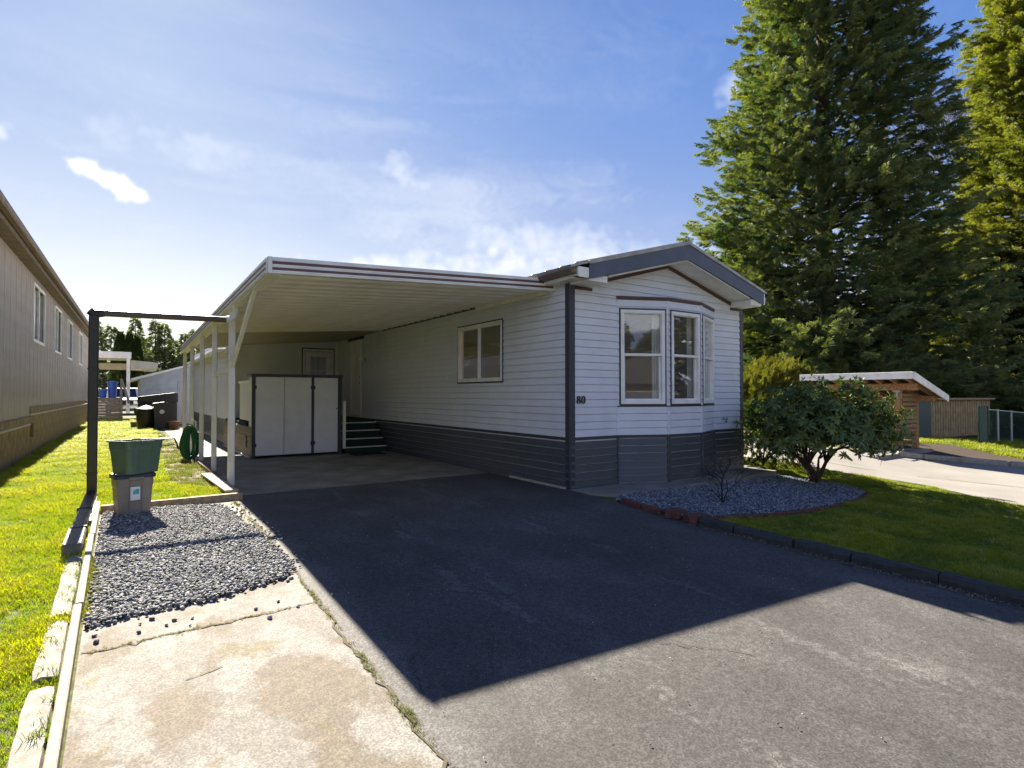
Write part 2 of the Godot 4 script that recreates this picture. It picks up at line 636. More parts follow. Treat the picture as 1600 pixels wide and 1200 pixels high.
func stones(called: String, label: String, poly: PackedVector2Array, count: int, size: float, cols: Array, heap: float, stray := 0.0) -> void:
	var shapes := []
	for k in 1:
		var st := tool()
		var r := RandomNumberGenerator.new()
		r.seed = 77 + k
		var pts := []
		for y in [-0.55, 0.15, 0.6]:
			var ring := []
			for a in 6:
				var rr := (0.95 if y < 0.5 else 0.55) * r.randf_range(0.75, 1.15)
				ring.append(Vector3(cos(a * TAU / 6 + y) * rr, y * r.randf_range(0.8, 1.2), sin(a * TAU / 6 + y) * rr * 0.8))
			pts.append(ring)
		var top := Vector3(0.1, 0.72, 0.0)
		for a in 6:
			var b := (a + 1) % 6
			for q in 2:
				quad(st, pts[q][b], pts[q][a], pts[q + 1][a], pts[q + 1][b])
			tri(st, pts[2][b], pts[2][a], top)
		shapes.append(st.commit())
	var box2 := Rect2(poly[0], Vector2.ZERO)
	for v in poly:
		box2 = box2.expand(v)
	var xfs := []
	var tint := []
	var tries := 0
	while xfs.size() < count and tries < count * 6:
		tries += 1
		var x := rng.randf_range(box2.position.x, box2.end.x)
		var z := rng.randf_range(box2.position.y, box2.end.y)
		if stray > 0.0:
			var ox := x + rng.randfn(0.0, stray)
			var oz := z + rng.randfn(0.0, stray)
			if not inside(poly, ox, oz):
				continue
		elif not inside(poly, x, z):
			continue
		var s := size * rng.randf_range(0.6, 1.35)
		var b := Basis.from_euler(Vector3(rng.randfn(0, 0.5), rng.randf() * TAU, rng.randfn(0, 0.5))).scaled(Vector3(s, s * rng.randf_range(0.6, 0.9), s * rng.randf_range(0.8, 1.1)))
		xfs.append(Transform3D(b, Vector3(x, ground_y(x, z) + 0.022 + s * 0.25 + rng.randf() * heap, z)))
		var c: Color = cols[rng.randi() % cols.size()]
		tint.append(c * rng.randf_range(0.7, 1.3))
	var o := swarm(called, shapes[0], xfs, tint, M.stone)
	tag(o, label, "gravel")

func tuft_mesh(blades: int, spread: float, height: float, width: float, seed_: int) -> ArrayMesh:
	var st := tool()
	var r := RandomNumberGenerator.new()
	r.seed = seed_
	for i in blades:
		var a := r.randf() * TAU
		var base := Vector3(cos(r.randf() * TAU), 0, sin(r.randf() * TAU)) * spread * sqrt(r.randf())
		var dir := Vector3(cos(a), 0, sin(a))
		var side := Vector3(-dir.z, 0, dir.x) * width * r.randf_range(0.7, 1.2)
		var h := height * r.randf_range(0.55, 1.15)
		var lean := h * r.randf_range(0.15, 0.85)
		var mid := base + dir * lean * 0.35 + Vector3.UP * h * 0.62
		var tip := base + dir * lean + Vector3.UP * h
		quad(st, base - side, base + side, mid + side * 0.8, mid - side * 0.8)
		tri(st, mid - side * 0.8, mid + side * 0.8, tip)
	return st.commit()

func grass_patch(called: String, label: String, poly: PackedVector2Array, holes: Array, density: float, m: ArrayMesh, cols: Array, size: float, patchy := 0.0, lift := 0.0) -> void:
	var n := FastNoiseLite.new()
	n.seed = 9
	n.frequency = 0.9
	n.fractal_octaves = 3
	var b := Rect2(poly[0], Vector2.ZERO)
	for v in poly:
		b = b.expand(v)
	var xfs := []
	var tint := []
	var total := int(b.get_area() * density)
	for i in total:
		var x := rng.randf_range(b.position.x, b.end.x)
		var z := rng.randf_range(b.position.y, b.end.y)
		if not inside(poly, x, z):
			continue
		var skip := false
		for h in holes:
			if inside(h, x, z):
				skip = true
				break
		if skip:
			continue
		# farther off, fewer and larger tufts do
		var far := Vector2(x, z).length()
		var keep := clampf(9.0 / maxf(far, 0.1), 0.0, 1.0)
		keep = keep * keep
		if rng.randf() > maxf(keep, 0.03):
			continue
		var f := n.get_noise_2d(x, z)
		if patchy > 0.0 and f < -0.18 and rng.randf() < patchy:
			continue
		var grow := clampf(sqrt(1.0 / maxf(keep, 0.03)), 1.0, 2.6)
		var s := size * rng.randf_range(0.65, 1.25) * (1.0 + f * 0.9)
		var y := ground_y(x, z) + lift
		xfs.append(Transform3D(Basis(Vector3.UP, rng.randf() * TAU).scaled(Vector3(s * grow, s * lerpf(1.0, grow, 0.25), s * grow)), Vector3(x, y - 0.004, z)))
		var c: Color = cols[0].lerp(cols[1], clampf(0.5 + f * 1.4 + rng.randfn(0, 0.22), 0.0, 1.0))
		if rng.randf() < 0.1:
			c = cols[2]
		tint.append(c)
	var o := swarm(called, m, xfs, tint, M.blade)
	tag(o, label, "grass")

func paint_asphalt() -> ImageTexture:
	# worn sealant, tyre polish along the drive, pale scuffs and hairline cracks over x 0.9..6.1, z -8.7..3.3
	var w := 640
	var h := 1280
	var img := Image.create(w, h, false, Image.FORMAT_RGB8)
	var a := FastNoiseLite.new()
	a.seed = 31
	a.frequency = 0.6
	a.fractal_octaves = 5
	var b := FastNoiseLite.new()
	b.seed = 32
	b.frequency = 1.0
	b.fractal_octaves = 3
	var gr := FastNoiseLite.new()
	gr.seed = 34
	gr.frequency = 14.0
	gr.fractal_octaves = 3
	var cr := FastNoiseLite.new()
	cr.seed = 33
	cr.frequency = 0.55
	cr.noise_type = FastNoiseLite.TYPE_CELLULAR
	cr.cellular_return_type = FastNoiseLite.RETURN_DISTANCE2_SUB
	cr.domain_warp_enabled = true
	cr.domain_warp_amplitude = 0.5
	cr.domain_warp_frequency = 1.6
	for j in h:
		var z := lerpf(-8.7, 3.3, (j + 0.5) / h)
		for i in w:
			var x := lerpf(0.9, 6.1, (i + 0.5) / w)
			var v := 0.088 + 0.028 * a.get_noise_2d(x, z)
			# two long wheel tracks where the black coat has gone
			var worn := exp(-pow((x - 2.35) / 0.22, 2.0)) + exp(-pow((x - 3.75) / 0.24, 2.0))
			var sc := b.get_noise_2d(x * 3.4, z * 0.75)
			v += 0.065 * clampf((sc - 0.16 + 0.25 * gr.get_noise_2d(x, z)) * 3.0, 0.0, 1.0) * clampf(worn + 0.05, 0.0, 1.0)
			v += 0.03 * clampf(b.get_noise_2d(x * 1.3 + 40.0, z * 0.9) * 2.0, 0.0, 1.0)
			if x < 1.42:
				v += 0.055 * clampf((1.42 - x) / 0.2 + 0.5 * a.get_noise_2d(x * 6.0, z * 6.0), 0.0, 1.0)
			var q := cr.get_noise_2d(x, z)
			var near := clampf(b.get_noise_2d(x * 0.5 + 9.0, z * 0.5) * 3.0 + 0.1, 0.0, 1.0)
			if q < -0.975 and near > 0.2:
				v *= 0.6
			v *= 1.0 + 0.3 * gr.get_noise_2d(x, z)
			var c := Color(v * 1.03, v * 0.99, v * 0.96).linear_to_srgb()
			img.set_pixel(i, j, c)
	return ImageTexture.create_from_image(img)

func paint_apron() -> ImageTexture:
	# old concrete: pale worn paste, tan stains, mossy spots, over x -0.3..1.3, z -8.7..3.3
	var w := 320
	var h := 1920
	var img := Image.create(w, h, false, Image.FORMAT_RGB8)
	var a := FastNoiseLite.new()
	a.seed = 41
	a.frequency = 1.1
	a.fractal_octaves = 5
	a.domain_warp_enabled = true
	a.domain_warp_amplitude = 0.4
	a.domain_warp_frequency = 1.4
	var b := FastNoiseLite.new()
	b.seed = 42
	b.frequency = 9.0
	b.fractal_octaves = 4
	for j in h:
		var z := lerpf(-8.7, 3.3, (j + 0.5) / h)
		for i in w:
			var x := lerpf(-0.3, 1.3, (i + 0.5) / w)
			var base := Color(0.255, 0.238, 0.212)
			var f := a.get_noise_2d(x * 1.3, z)
			var tan := clampf((f - 0.05) * 7.0 + 0.8 * b.get_noise_2d(x * 0.6, z * 0.6), 0.0, 1.0)
			base = base.lerp(Color(0.185, 0.146, 0.1), tan * 0.75)
			var pale := clampf((a.get_noise_2d(x * 1.5 + 20.0, z * 1.1) - 0.08) * 8.0 + 0.9 * b.get_noise_2d(x * 0.7 + 9.0, z * 0.7), 0.0, 1.0)
			base = base.lerp(Color(0.33, 0.32, 0.3), pale * 0.75)
			var moss := clampf((a.get_noise_2d(x * 2.0 - 30.0, z * 2.0) - 0.3) * 5.0, 0.0, 1.0)
			base = base.lerp(Color(0.2, 0.165, 0.055), moss * 0.6)
			base *= 0.93 + 0.22 * b.get_noise_2d(x, z)
			img.set_pixel(i, j, base.linear_to_srgb())
	return ImageTexture.create_from_image(img)

func crack(st: SurfaceTool, pts: Array, width: float, lift: float) -> void:
	for i in pts.size() - 1:
		var a: Vector3 = pts[i]
		var b: Vector3 = pts[i + 1]
		var s := (b - a).cross(Vector3.UP).normalized() * width * rng.randf_range(0.5, 1.4)
		quad(st, a - s + Vector3.UP * lift, b - s + Vector3.UP * lift, b + s + Vector3.UP * lift, a + s + Vector3.UP * lift)

func wander(a: Vector3, b: Vector3, steps: int, amount: float) -> Array:
	var out := []
	for i in steps + 1:
		var p := a.lerp(b, float(i) / steps) + Vector3(rng.randfn(0, amount), 0, rng.randfn(0, amount))
		p.y = ground_y(p.x, p.z)
		out.append(p)
	return out

func build_ground() -> void:
	# one sheet of turf out to the horizon, finer where the camera stands
	var st := tool()
	var xs := [-900.0, -300.0, -90.0, -40.0, -20.0, -10.0, -5.0, -2.5]
	for k in 52:
		xs.append(-2.0 + k * 0.5)
	xs.append_array([26.0, 30.0, 36.0, 44.0, 60.0, 110.0, 320.0, 900.0])
	var zs := [-900.0, -320.0, -140.0, -70.0, -40.0, -25.0, -16.0, -11.0, -9.0]
	for k in 28:
		zs.append(-8.0 + k * 0.5)
	zs.append_array([7.0, 9.0, 14.0, 25.0, 60.0, 200.0, 900.0])
	for j in zs.size() - 1:
		for i in xs.size() - 1:
			var c := []
			for q in [[i, j], [i, j + 1], [i + 1, j + 1], [i + 1, j]]:
				c.append(Vector3(xs[q[0]], ground_y(xs[q[0]], zs[q[1]]), zs[q[1]]))
			for k in [0, 2, 1, 0, 3, 2]:
				st.add_vertex(c[k])
	st.generate_normals()
	setting("ground", st, M.turf)

	var asphalt := mat("asphalt", Color(1, 1, 1), 0.82)
	asphalt.albedo_texture = paint_asphalt()
	speckle(asphalt, grit_tex(35, 0.13, 0.6), 1.0)
	relief(asphalt, noise_tex(36, 0.3, Color.BLACK, Color.WHITE, 3), 0.0)
	asphalt.heightmap_enabled = false
	asphalt.uv1_scale = Vector3.ONE
	var dr := sheet([[-8.56, 1.3], [-7.6, 1.2], [-4.0, 1.16], [3.3, 1.1]], [[-8.56, 5.395], [-5.5, 5.40], [-4.1, 5.34], [-1.4, 5.6], [3.3, 5.9]], -8.56, 3.3, 40, 10, 0.012, Vector2(0.9, -8.7), Vector2(5.2, 12.0))
	setting("driveway", dr, asphalt)
	setting("street", sheet([[3.3, -60.0], [9.5, -60.0]], [[3.3, 60.0], [9.5, 60.0]], 3.3, 9.5, 8, 40, 0.008), M.road)
	var apron := mat("apron", Color(1, 1, 1), 0.85)
	apron.albedo_texture = paint_apron()
	speckle(apron, grit_tex(45, 0.1, 0.72), 1.3)
	relief(apron, noise_tex(46, 0.2, Color.BLACK, Color.WHITE, 4), 0.2)
	var ap := sheet([[-8.1, -0.185], [3.3, -0.185]], [[-8.1, 1.32], [-7.6, 1.2], [-4.0, 1.16], [3.3, 1.1]], -8.1, 3.3, 40, 4, 0.017, Vector2(-0.3, -8.7), Vector2(1.6, 12.0))
	var slab := setting("concrete_apron", ap, apron)
	var ck := tool()
	crack(ck, wander(Vector3(-0.18, 0, -4.05), Vector3(1.14, 0, -4.12), 30, 0.012), 0.006, 0.0215)
	crack(ck, wander(Vector3(0.12, 0, -8.0), Vector3(1.16, 0, -6.9), 22, 0.02), 0.004, 0.0212)
	crack(ck, wander(Vector3(0.3, 0, -3.45), Vector3(0.48, 0, -3.5), 6, 0.004), 0.003, 0.0211)
	put("crack", ck, mat("crack", Color(0.09, 0.075, 0.05), 0.95), slab)
	var ck2 := tool()
	crack(ck2, wander(Vector3(1.2, 0, -7.5), Vector3(1.1, 0, 0.0), 90, 0.014), 0.008, 0.0222)
	put("crack", ck2, M.crack, slab)
	# hairline cracks of the old asphalt, thickest along its pale edge
	var drive_node := get_node("driveway")
	var ck3 := tool()
	for i in 20:
		var p := Vector3(rng.randf_range(1.35, 2.1) if i < 16 else rng.randf_range(1.6, 5.0), 0, rng.randf_range(-7.8, -3.0) if i < 16 else rng.randf_range(-7.5, -0.5))
		var q := p + Vector3(rng.randf_range(-0.3, 0.7), 0, rng.randf_range(-0.5, 0.9))
		crack(ck3, wander(p, q, 12, 0.014), 0.0025, 0.0165)
	put("crack", ck3, mat("asphalt_crack", Color(0.03, 0.03, 0.03), 0.95), drive_node)
	var floor_ := tool()
	box(floor_, Vector3(1.36, -0.2, -19.0), Vector3(5.42, 0.012, -8.55), 0.01)
	box(floor_, Vector3(1.36, -0.2, -30.0), Vector3(2.5, 0.011, -19.0), 0.0)
	setting("carport_floor", floor_, M.concrete)

	# lawns
	var yellow := [Color(0.34, 0.4, 0.012), Color(0.55, 0.5, 0.02), Color(0.55, 0.44, 0.13)]
	var tm := tuft_mesh(16, 0.05, 0.05, 0.0022, 3)
	grass_patch("lawn_grass", "bright sunlit grass along the neighbour's brown building", PackedVector2Array([Vector2(-1.85, -12), Vector2(-1.9, 0.6), Vector2(-0.25, 0.6), Vector2(-0.25, -6.1), Vector2(-0.27, -6.4), Vector2(-0.27, -12)]), [PackedVector2Array([Vector2(-0.36, -6.15), Vector2(-0.25, -6.15), Vector2(-0.25, -4.72), Vector2(-0.37, -4.72)]), PackedVector2Array([Vector2(-0.37, -4.62), Vector2(-0.25, -4.62), Vector2(-0.25, -3.82), Vector2(-0.37, -3.82)]), PackedVector2Array([Vector2(-0.37, -3.72), Vector2(-0.25, -3.72), Vector2(-0.25, -2.7), Vector2(-0.37, -2.7)])], 1700.0, tm, yellow, 0.95, 0.25)
	grass_patch("lawn_grass", "sunlit lawn between the carport posts and the brown building, behind the timber", PackedVector2Array([Vector2(-0.24, -8.3), Vector2(1.25, -8.3), Vector2(1.2, -11.5), Vector2(1.1, -24.0), Vector2(0.6, -38.5), Vector2(-1.5, -38.5), Vector2(-1.7, -12.0), Vector2(-0.3, -12.0)]), [PackedVector2Array([Vector2(0.62, -10.2), Vector2(1.25, -9.2), Vector2(1.25, -24.0), Vector2(0.95, -24.0)])], 1500.0, tm, yellow, 1.0, 0.5)
	grass_patch("thin_grass", "thin patchy grass and weeds on bare earth beside the carport posts", PackedVector2Array([Vector2(0.62, -10.2), Vector2(1.25, -9.0), Vector2(1.25, -24.0), Vector2(0.95, -24.0)]), [], 420.0, tm, [Color(0.15, 0.18, 0.02), Color(0.26, 0.25, 0.03), Color(0.3, 0.22, 0.1)], 0.9, 0.8)
	# taller darker clumps and dry wisps that break up the lawns
	var big := tuft_mesh(26, 0.045, 0.085, 0.0026, 11)
	var bx := []
	var bc := []
	for i in 900:
		var x := rng.randf_range(-1.75, 1.2)
		var z := -rng.randf_range(1.5, 26.0)
		if x > -0.42 and z > -8.4:
			x = rng.randf_range(-1.75, -0.45)
		if i > 620:
			x = rng.randf_range(5.9, 11.0)
			z = rng.randf_range(-3.7, 0.5)
		elif i > 540:   # along the edges
			x = -0.29 + rng.randfn(0, 0.02)
			z = -rng.randf_range(1.0, 9.0)
		var sc := rng.randf_range(0.45, 1.1)
		bx.append(Transform3D(Basis(Vector3.UP, rng.randf() * TAU).scaled(Vector3(sc, sc * rng.randf_range(0.6, 1.0), sc)), Vector3(x, ground_y(x, z), z)))
		bc.append([Color(0.14, 0.2, 0.02), Color(0.2, 0.27, 0.025), Color(0.45, 0.38, 0.14)][rng.randi() % 3])
	tag(swarm("grass_clumps", big, bx, bc, M.blade), "taller darker clumps of grass scattered over the lawns", "grass")
	var earth := setting("bare_earth", sheet([[-24.0, 0.95], [-10.2, 0.62], [-9.0, 1.0]], [[-24.0, 1.3], [-9.0, 1.3]], -24.0, -9.0, 12, 2, 0.004), mat("earth", Color(0.22, 0.17, 0.11), 0.95, noise_tex(51, 0.03, Color(0.5, 0.45, 0.4), Color.WHITE, 5), 1.0))
	earth.name = "bare_earth"
	var bed := bed_outline()
	var tm2 := tuft_mesh(16, 0.05, 0.045, 0.002, 4)
	grass_patch("front_lawn_grass", "green lawn between the black kerb stones and the street corner", PackedVector2Array([Vector2(5.5, -4.1), Vector2(5.75, -1.4), Vector2(6.1, 2.5), Vector2(9.6, 2.5), Vector2(10.9, -2.4), Vector2(11.9, -4.3), Vector2(11.75, -5.7), Vector2(11.2, -7.2), Vector2(10.15, -7.2), Vector2(10.2, -5.8), Vector2(10.0, -5.0), Vector2(9.8, -4.2), Vector2(8.0, -3.88), Vector2(6.5, -3.93), Vector2(5.5, -4.25)]), [bed], 1500.0, tm2, [Color(0.16, 0.225, 0.022), Color(0.34, 0.345, 0.024), Color(0.4, 0.33, 0.1)], 1.0)
	# weeds in the joints
	var wx := []
	var wc := []
	for i in 420:
		var z := rng.randf_range(-7.8, -0.5)
		if rng.randf() < 0.45:
			z = [-4.15, -3.1, -2.55, -7.9][rng.randi() % 4] + rng.randfn(0, 0.12)
		var x := lerpf(1.2, 1.12, (z + 7.5) / 7.0) + rng.randfn(0, 0.012)
		var s := rng.randf_range(0.15, 0.45)
		wx.append(Transform3D(Basis(Vector3.UP, rng.randf() * TAU).scaled(Vector3.ONE * s), Vector3(x, ground_y(x, z) + 0.018, z)))
		wc.append(Color(0.25, 0.2, 0.04).lerp(Color(0.13, 0.16, 0.02), rng.randf()))
	for i in 130:
		var x := rng.randf_range(-0.17, 1.1)
		var z := -4.05 - 0.05 * (x + 0.2) + rng.randfn(0, 0.012)
		var s := rng.randf_range(0.12, 0.3)
		wx.append(Transform3D(Basis(Vector3.UP, rng.randf() * TAU).scaled(Vector3.ONE * s), Vector3(x, ground_y(x, z) + 0.018, z)))
		wc.append(Color(0.28, 0.21, 0.05))
	for i in 160:
		var x := rng.randfn(-0.16, 0.02)
		var z := rng.randf_range(-6.0, -4.6)
		var s := rng.randf_range(0.4, 0.9)
		wx.append(Transform3D(Basis(Vector3.UP, rng.randf() * TAU).scaled(Vector3.ONE * s), Vector3(x, ground_y(x, z) + 0.018, z)))
		wc.append(Color(0.3, 0.26, 0.04))
	var weeds := swarm("joint_weeds", tm, wx, wc, M.blade)
	tag(weeds, "small dry weeds growing in the cracks of the driveway edge", "weeds")
	# grit washed against the kerb and scattered over the drive
	stones("drive_grit", "fine grit and crumbs lying on the asphalt driveway", PackedVector2Array([Vector2(1.3, -8.0), Vector2(5.3, -8.0), Vector2(5.3, -4.2), Vector2(5.5, -1.4), Vector2(5.7, 0.5), Vector2(1.2, 0.5)]), 420, 0.0045, [Color(0.2, 0.19, 0.17), Color(0.1, 0.09, 0.08), Color(0.3, 0.28, 0.24)], 0.0)
	stones("kerb_grit", "line of dark grit and litter along the black kerb stones", PackedVector2Array([Vector2(5.24, -4.2), Vector2(5.36, -4.2), Vector2(5.62, -1.4), Vector2(5.7, 0.5), Vector2(5.6, 0.5), Vector2(5.5, -1.4)]), 1500, 0.006, [Color(0.1, 0.08, 0.055), Color(0.05, 0.045, 0.04), Color(0.2, 0.16, 0.1)], 0.0)
	# gravel
	var greys := [Color(0.16, 0.17, 0.18), Color(0.09, 0.1, 0.115), Color(0.33, 0.33, 0.33), Color(0.055, 0.065, 0.075), Color(0.2, 0.195, 0.18)]
	stones("gravel_patch", "patch of grey gravel in front of the stacked totes", PackedVector2Array([Vector2(-0.17, -8.1), Vector2(0.5, -8.08), Vector2(1.02, -7.9), Vector2(1.06, -6.9), Vector2(1.2, -5.0), Vector2(1.08, -4.72), Vector2(0.55, -4.52), Vector2(0.1, -4.5), Vector2(-0.17, -4.4)]), 26000, 0.0125, greys, 0.022, 0.022)
	stones("loose_gravel", "a few loose pebbles strewn on the concrete apron", PackedVector2Array([Vector2(-0.15, -4.6), Vector2(1.3, -4.9), Vector2(1.3, -3.9), Vector2(-0.15, -4.1)]), 26, 0.016, greys, 0.0)
	stones("loose_gravel", "stray pebbles on the pale driveway edge beside the gravel", PackedVector2Array([Vector2(1.02, -7.9), Vector2(1.28, -7.9), Vector2(1.34, -4.9), Vector2(1.15, -4.9)]), 120, 0.014, greys, 0.0)
	stones("bed_gravel", "blue grey crushed stone in the bed under the rhododendron", bed, 34000, 0.0115, [Color(0.13, 0.155, 0.19), Color(0.075, 0.092, 0.115), Color(0.26, 0.29, 0.33), Color(0.045, 0.055, 0.072), Color(0.17, 0.19, 0.22)], 0.025)
	var bs := tool()
	var ids := Geometry2D.triangulate_polygon(bed)
	for k in range(0, ids.size(), 3):
		for q in [0, 1, 2]:
			var v := bed[ids[k + q]]
			st = bs
			bs.set_normal(Vector3.UP)
			bs.add_vertex(Vector3(v.x, ground_y(v.x, v.y) + 0.014, v.y))
	setting("stone_bed", bs, M.gravel_bed)

func bed_outline() -> PackedVector2Array:
	return PackedVector2Array([Vector2(5.44, -5.5), Vector2(5.68, -5.63), Vector2(7.6, -5.64), Vector2(9.75, -5.78), Vector2(10.1, -5.6), Vector2(10.25, -5.2), Vector2(10.15, -4.75), Vector2(9.8, -4.32), Vector2(9.0, -4.1), Vector2(7.95, -3.98), Vector2(6.6, -4.04), Vector2(5.9, -4.2), Vector2(5.48, -4.38)])

# ---------------------------------------------------------------- walls and siding
func wall_xf(a: Vector3, b: Vector3) -> Transform3D:
	# local x = outward, y = up, z = along the wall from a to b
	var f := (b - a)
	f.y = 0
	f = f.normalized()
	var out := f.cross(Vector3.UP)
	return Transform3D(Basis(out, Vector3.UP, f), a)

func wall_core(a: Vector3, b: Vector3, y0: float, y1: float, thick: float, holes: Array) -> SurfaceTool:
	# holes: [u0, u1, v0, v1] along the wall and in height, sorted by u
	var st := tool()
	var xf := wall_xf(a, b)
	var l := Vector2(b.x - a.x, b.z - a.z).length()
	var u := 0.0
	for h in holes:
		if h[0] > u:
			box(st, Vector3(-thick, y0, u), Vector3(0, y1, h[0]), 0.0, xf)
		if h[2] > y0:
			box(st, Vector3(-thick, y0, h[0]), Vector3(0, h[2], h[1]), 0.0, xf)
		if h[3] < y1:
			box(st, Vector3(-thick, h[3], h[0]), Vector3(0, y1, h[1]), 0.0, xf)
		u = h[1]
	if u < l:
		box(st, Vector3(-thick, y0, u), Vector3(0, y1, l), 0.0, xf)
	return st

func board(st: SurfaceTool, xf: Transform3D, u0: float, u1: float, v0: float, v1: float, lap := 1.0) -> void:
	var h := v1 - v0
	var g := minf(0.009 * lap, h * 0.3)
	var p := PackedVector2Array([Vector2(0.001, 0.002), Vector2(0.017 * lap, 0.0), Vector2(0.0195 * lap, 0.005), Vector2(0.015 * lerpf(1.0, lap, 0.5), h * 0.5), Vector2(0.0105, h - g), Vector2(0.001, h - g + 0.003)])
	extrude(st, p, xf * Transform3D(Basis(), Vector3(0, v0, u0)), u1 - u0)

func boards(parent: Node, xf: Transform3D, u0: float, u1: float, v0: float, v1: float, m: Material) -> void:
	# one course, in lengths of 3.6 m whose joints are staggered from course to course
	var first := fposmod(v0 * 23.7, 3.6)
	var u := u0
	var cut := u0 - fposmod(u0, 3.6) + first
	while u < u1 - 0.001:
		while cut <= u + 0.25:
			cut += 3.6
		var e := u1 if cut > u1 - 0.25 else cut
		var st := tool()
		var lift := rng.randf_range(-0.0009, 0.0009)
		board(st, xf, u, e - (0.0025 if e < u1 else 0.0), v0 + lift, v1 + lift, 1.7 if m == M.skirting else 1.0)
		put("siding_board", st, m, parent)
		u = e

func siding(parent: Node, a: Vector3, b: Vector3, y0: float, y1: float, h: float, holes: Array, m: Material, limits = null) -> void:
	# one lapped board for each course and clear stretch; limits(v) gives the [u0, u1] a course may span
	var xf := wall_xf(a, b)
	var l := Vector2(b.x - a.x, b.z - a.z).length()
	var v := y0
	while v < y1 - 0.01:
		var vt := minf(v + h, y1)
		var lo := 0.0
		var hi := l
		if limits != null:
			var lim: Array = limits.call((v + vt) * 0.5)
			lo = maxf(lo, float(lim[0]))
			hi = minf(hi, float(lim[1]))
		var u := lo
		if hi - lo > 0.05:
			for q in holes:
				if q[3] <= v + 0.002 or q[2] >= vt - 0.002 or q[1] < lo or q[0] > hi:
					continue
				if q[0] > u + 0.01:
					boards(parent, xf, u, q[0], v, vt, m)
				if q[2] > v + 0.012:
					var s2 := tool()
					board(s2, xf, maxf(q[0], lo), minf(q[1], hi), v, q[2])
					put("siding_board", s2, m, parent)
				if q[3] < vt - 0.012:
					var s3 := tool()
					board(s3, xf, maxf(q[0], lo), minf(q[1], hi), q[3], vt)
					put("siding_board", s3, m, parent)
				u = q[1]
			if hi > u + 0.01:
				boards(parent, xf, u, hi, v, vt, m)
		v = vt

func ring(st: SurfaceTool, xf: Transform3D, u0: float, u1: float, v0: float, v1: float, w: float, x0: float, x1: float, bevel := 0.004) -> void:
	# a rectangular frame lying outside u0..u1, v0..v1 by w
	box(st, Vector3(x0, v0 - w, u0 - w), Vector3(x1, v0, u1 + w), bevel, xf)
	box(st, Vector3(x0, v1, u0 - w), Vector3(x1, v1 + w, u1 + w), bevel, xf)
	box(st, Vector3(x0, v0, u0 - w), Vector3(x1, v1, u0), bevel, xf)
	box(st, Vector3(x0, v0, u1), Vector3(x1, v1, u1 + w), bevel, xf)

func window(parent: Node, a: Vector3, b: Vector3, u0: float, u1: float, v0: float, v1: float, split: float, upright: bool, fw := 0.055) -> void:
	# u0..u1, v0..v1 is the opening in the wall; white vinyl frame, dark outer trim, two sashes
	var xf := wall_xf(a, b)
	var f := tool()
	ring(f, xf, u0 + fw, u1 - fw, v0 + fw, v1 - fw, fw - 0.001, -0.05, 0.034)
	var fr := put("window", f, M.white_vinyl, parent)
	var t := tool()
	ring(t, xf, u0, u1, v0, v1, 0.024, -0.002, 0.026, 0.003)
	put("window_trim", t, M.dark_trim, fr)
	var iu0 := u0 + fw
	var iu1 := u1 - fw
	var iv0 := v0 + fw
	var iv1 := v1 - fw
	if upright:   # one sash above the other, the lower one set back
		var s := tool()
		ring(s, xf, iu0 + 0.012, iu1 - 0.012, split + 0.02, iv1 - 0.012, 0.012, -0.02, 0.014, 0.002)
		box(s, Vector3(-0.03, split - 0.02, iu0), Vector3(0.026, split + 0.02, iu1), 0.004, xf)
		put("upper_sash", s, M.white_vinyl, fr)
		var s2 := tool()
		ring(s2, xf, iu0 + 0.03, iu1 - 0.03, iv0 + 0.03, split - 0.022, 0.03, -0.045, -0.012, 0.003)
		put("lower_sash", s2, M.white_vinyl, fr)
		pane(fr, xf, iu0 + 0.012, iu1 - 0.012, split + 0.02, iv1 - 0.012, -0.004)
		pane(fr, xf, iu0 + 0.03, iu1 - 0.03, iv0 + 0.03, split - 0.022, -0.028)
	else:
		var s := tool()
		ring(s, xf, iu0 + 0.025, split - 0.02, iv0 + 0.025, iv1 - 0.025, 0.025, -0.03, 0.01, 0.003)
		put("sliding_sash", s, M.white_vinyl, fr)
		var s2 := tool()
		ring(s2, xf, split + 0.02, iu1 - 0.022, iv0 + 0.022, iv1 - 0.022, 0.022, -0.045, -0.01, 0.003)
		put("fixed_sash", s2, M.white_vinyl, fr)
		pane(fr, xf, iu0 + 0.025, split - 0.02, iv0 + 0.025, iv1 - 0.025, -0.008)
		pane(fr, xf, split + 0.02, iu1 - 0.022, iv0 + 0.022, iv1 - 0.022, -0.026)

func pane(parent: Node, xf: Transform3D, u0: float, u1: float, v0: float, v1: float, x: float) -> void:
	var st := tool()
	for dx in [0.0, -0.004, -0.014, -0.018]:   # both faces of two sheets
		quad(st, xf * Vector3(x + dx, v0, u0), xf * Vector3(x + dx, v0, u1), xf * Vector3(x + dx, v1, u1), xf * Vector3(x + dx, v1, u0))
	put("pane", st, M.glass, parent)

# ---------------------------------------------------------------- the home
const HX0 := 5.41
const HX1 := 9.62
const HZ := -6.395
const HZB := -26.0
const SK := 0.735
const CH := 0.1117

func roof_y(x: float) -> float:
	return 3.86 - 0.276 * absf(x - 7.53)

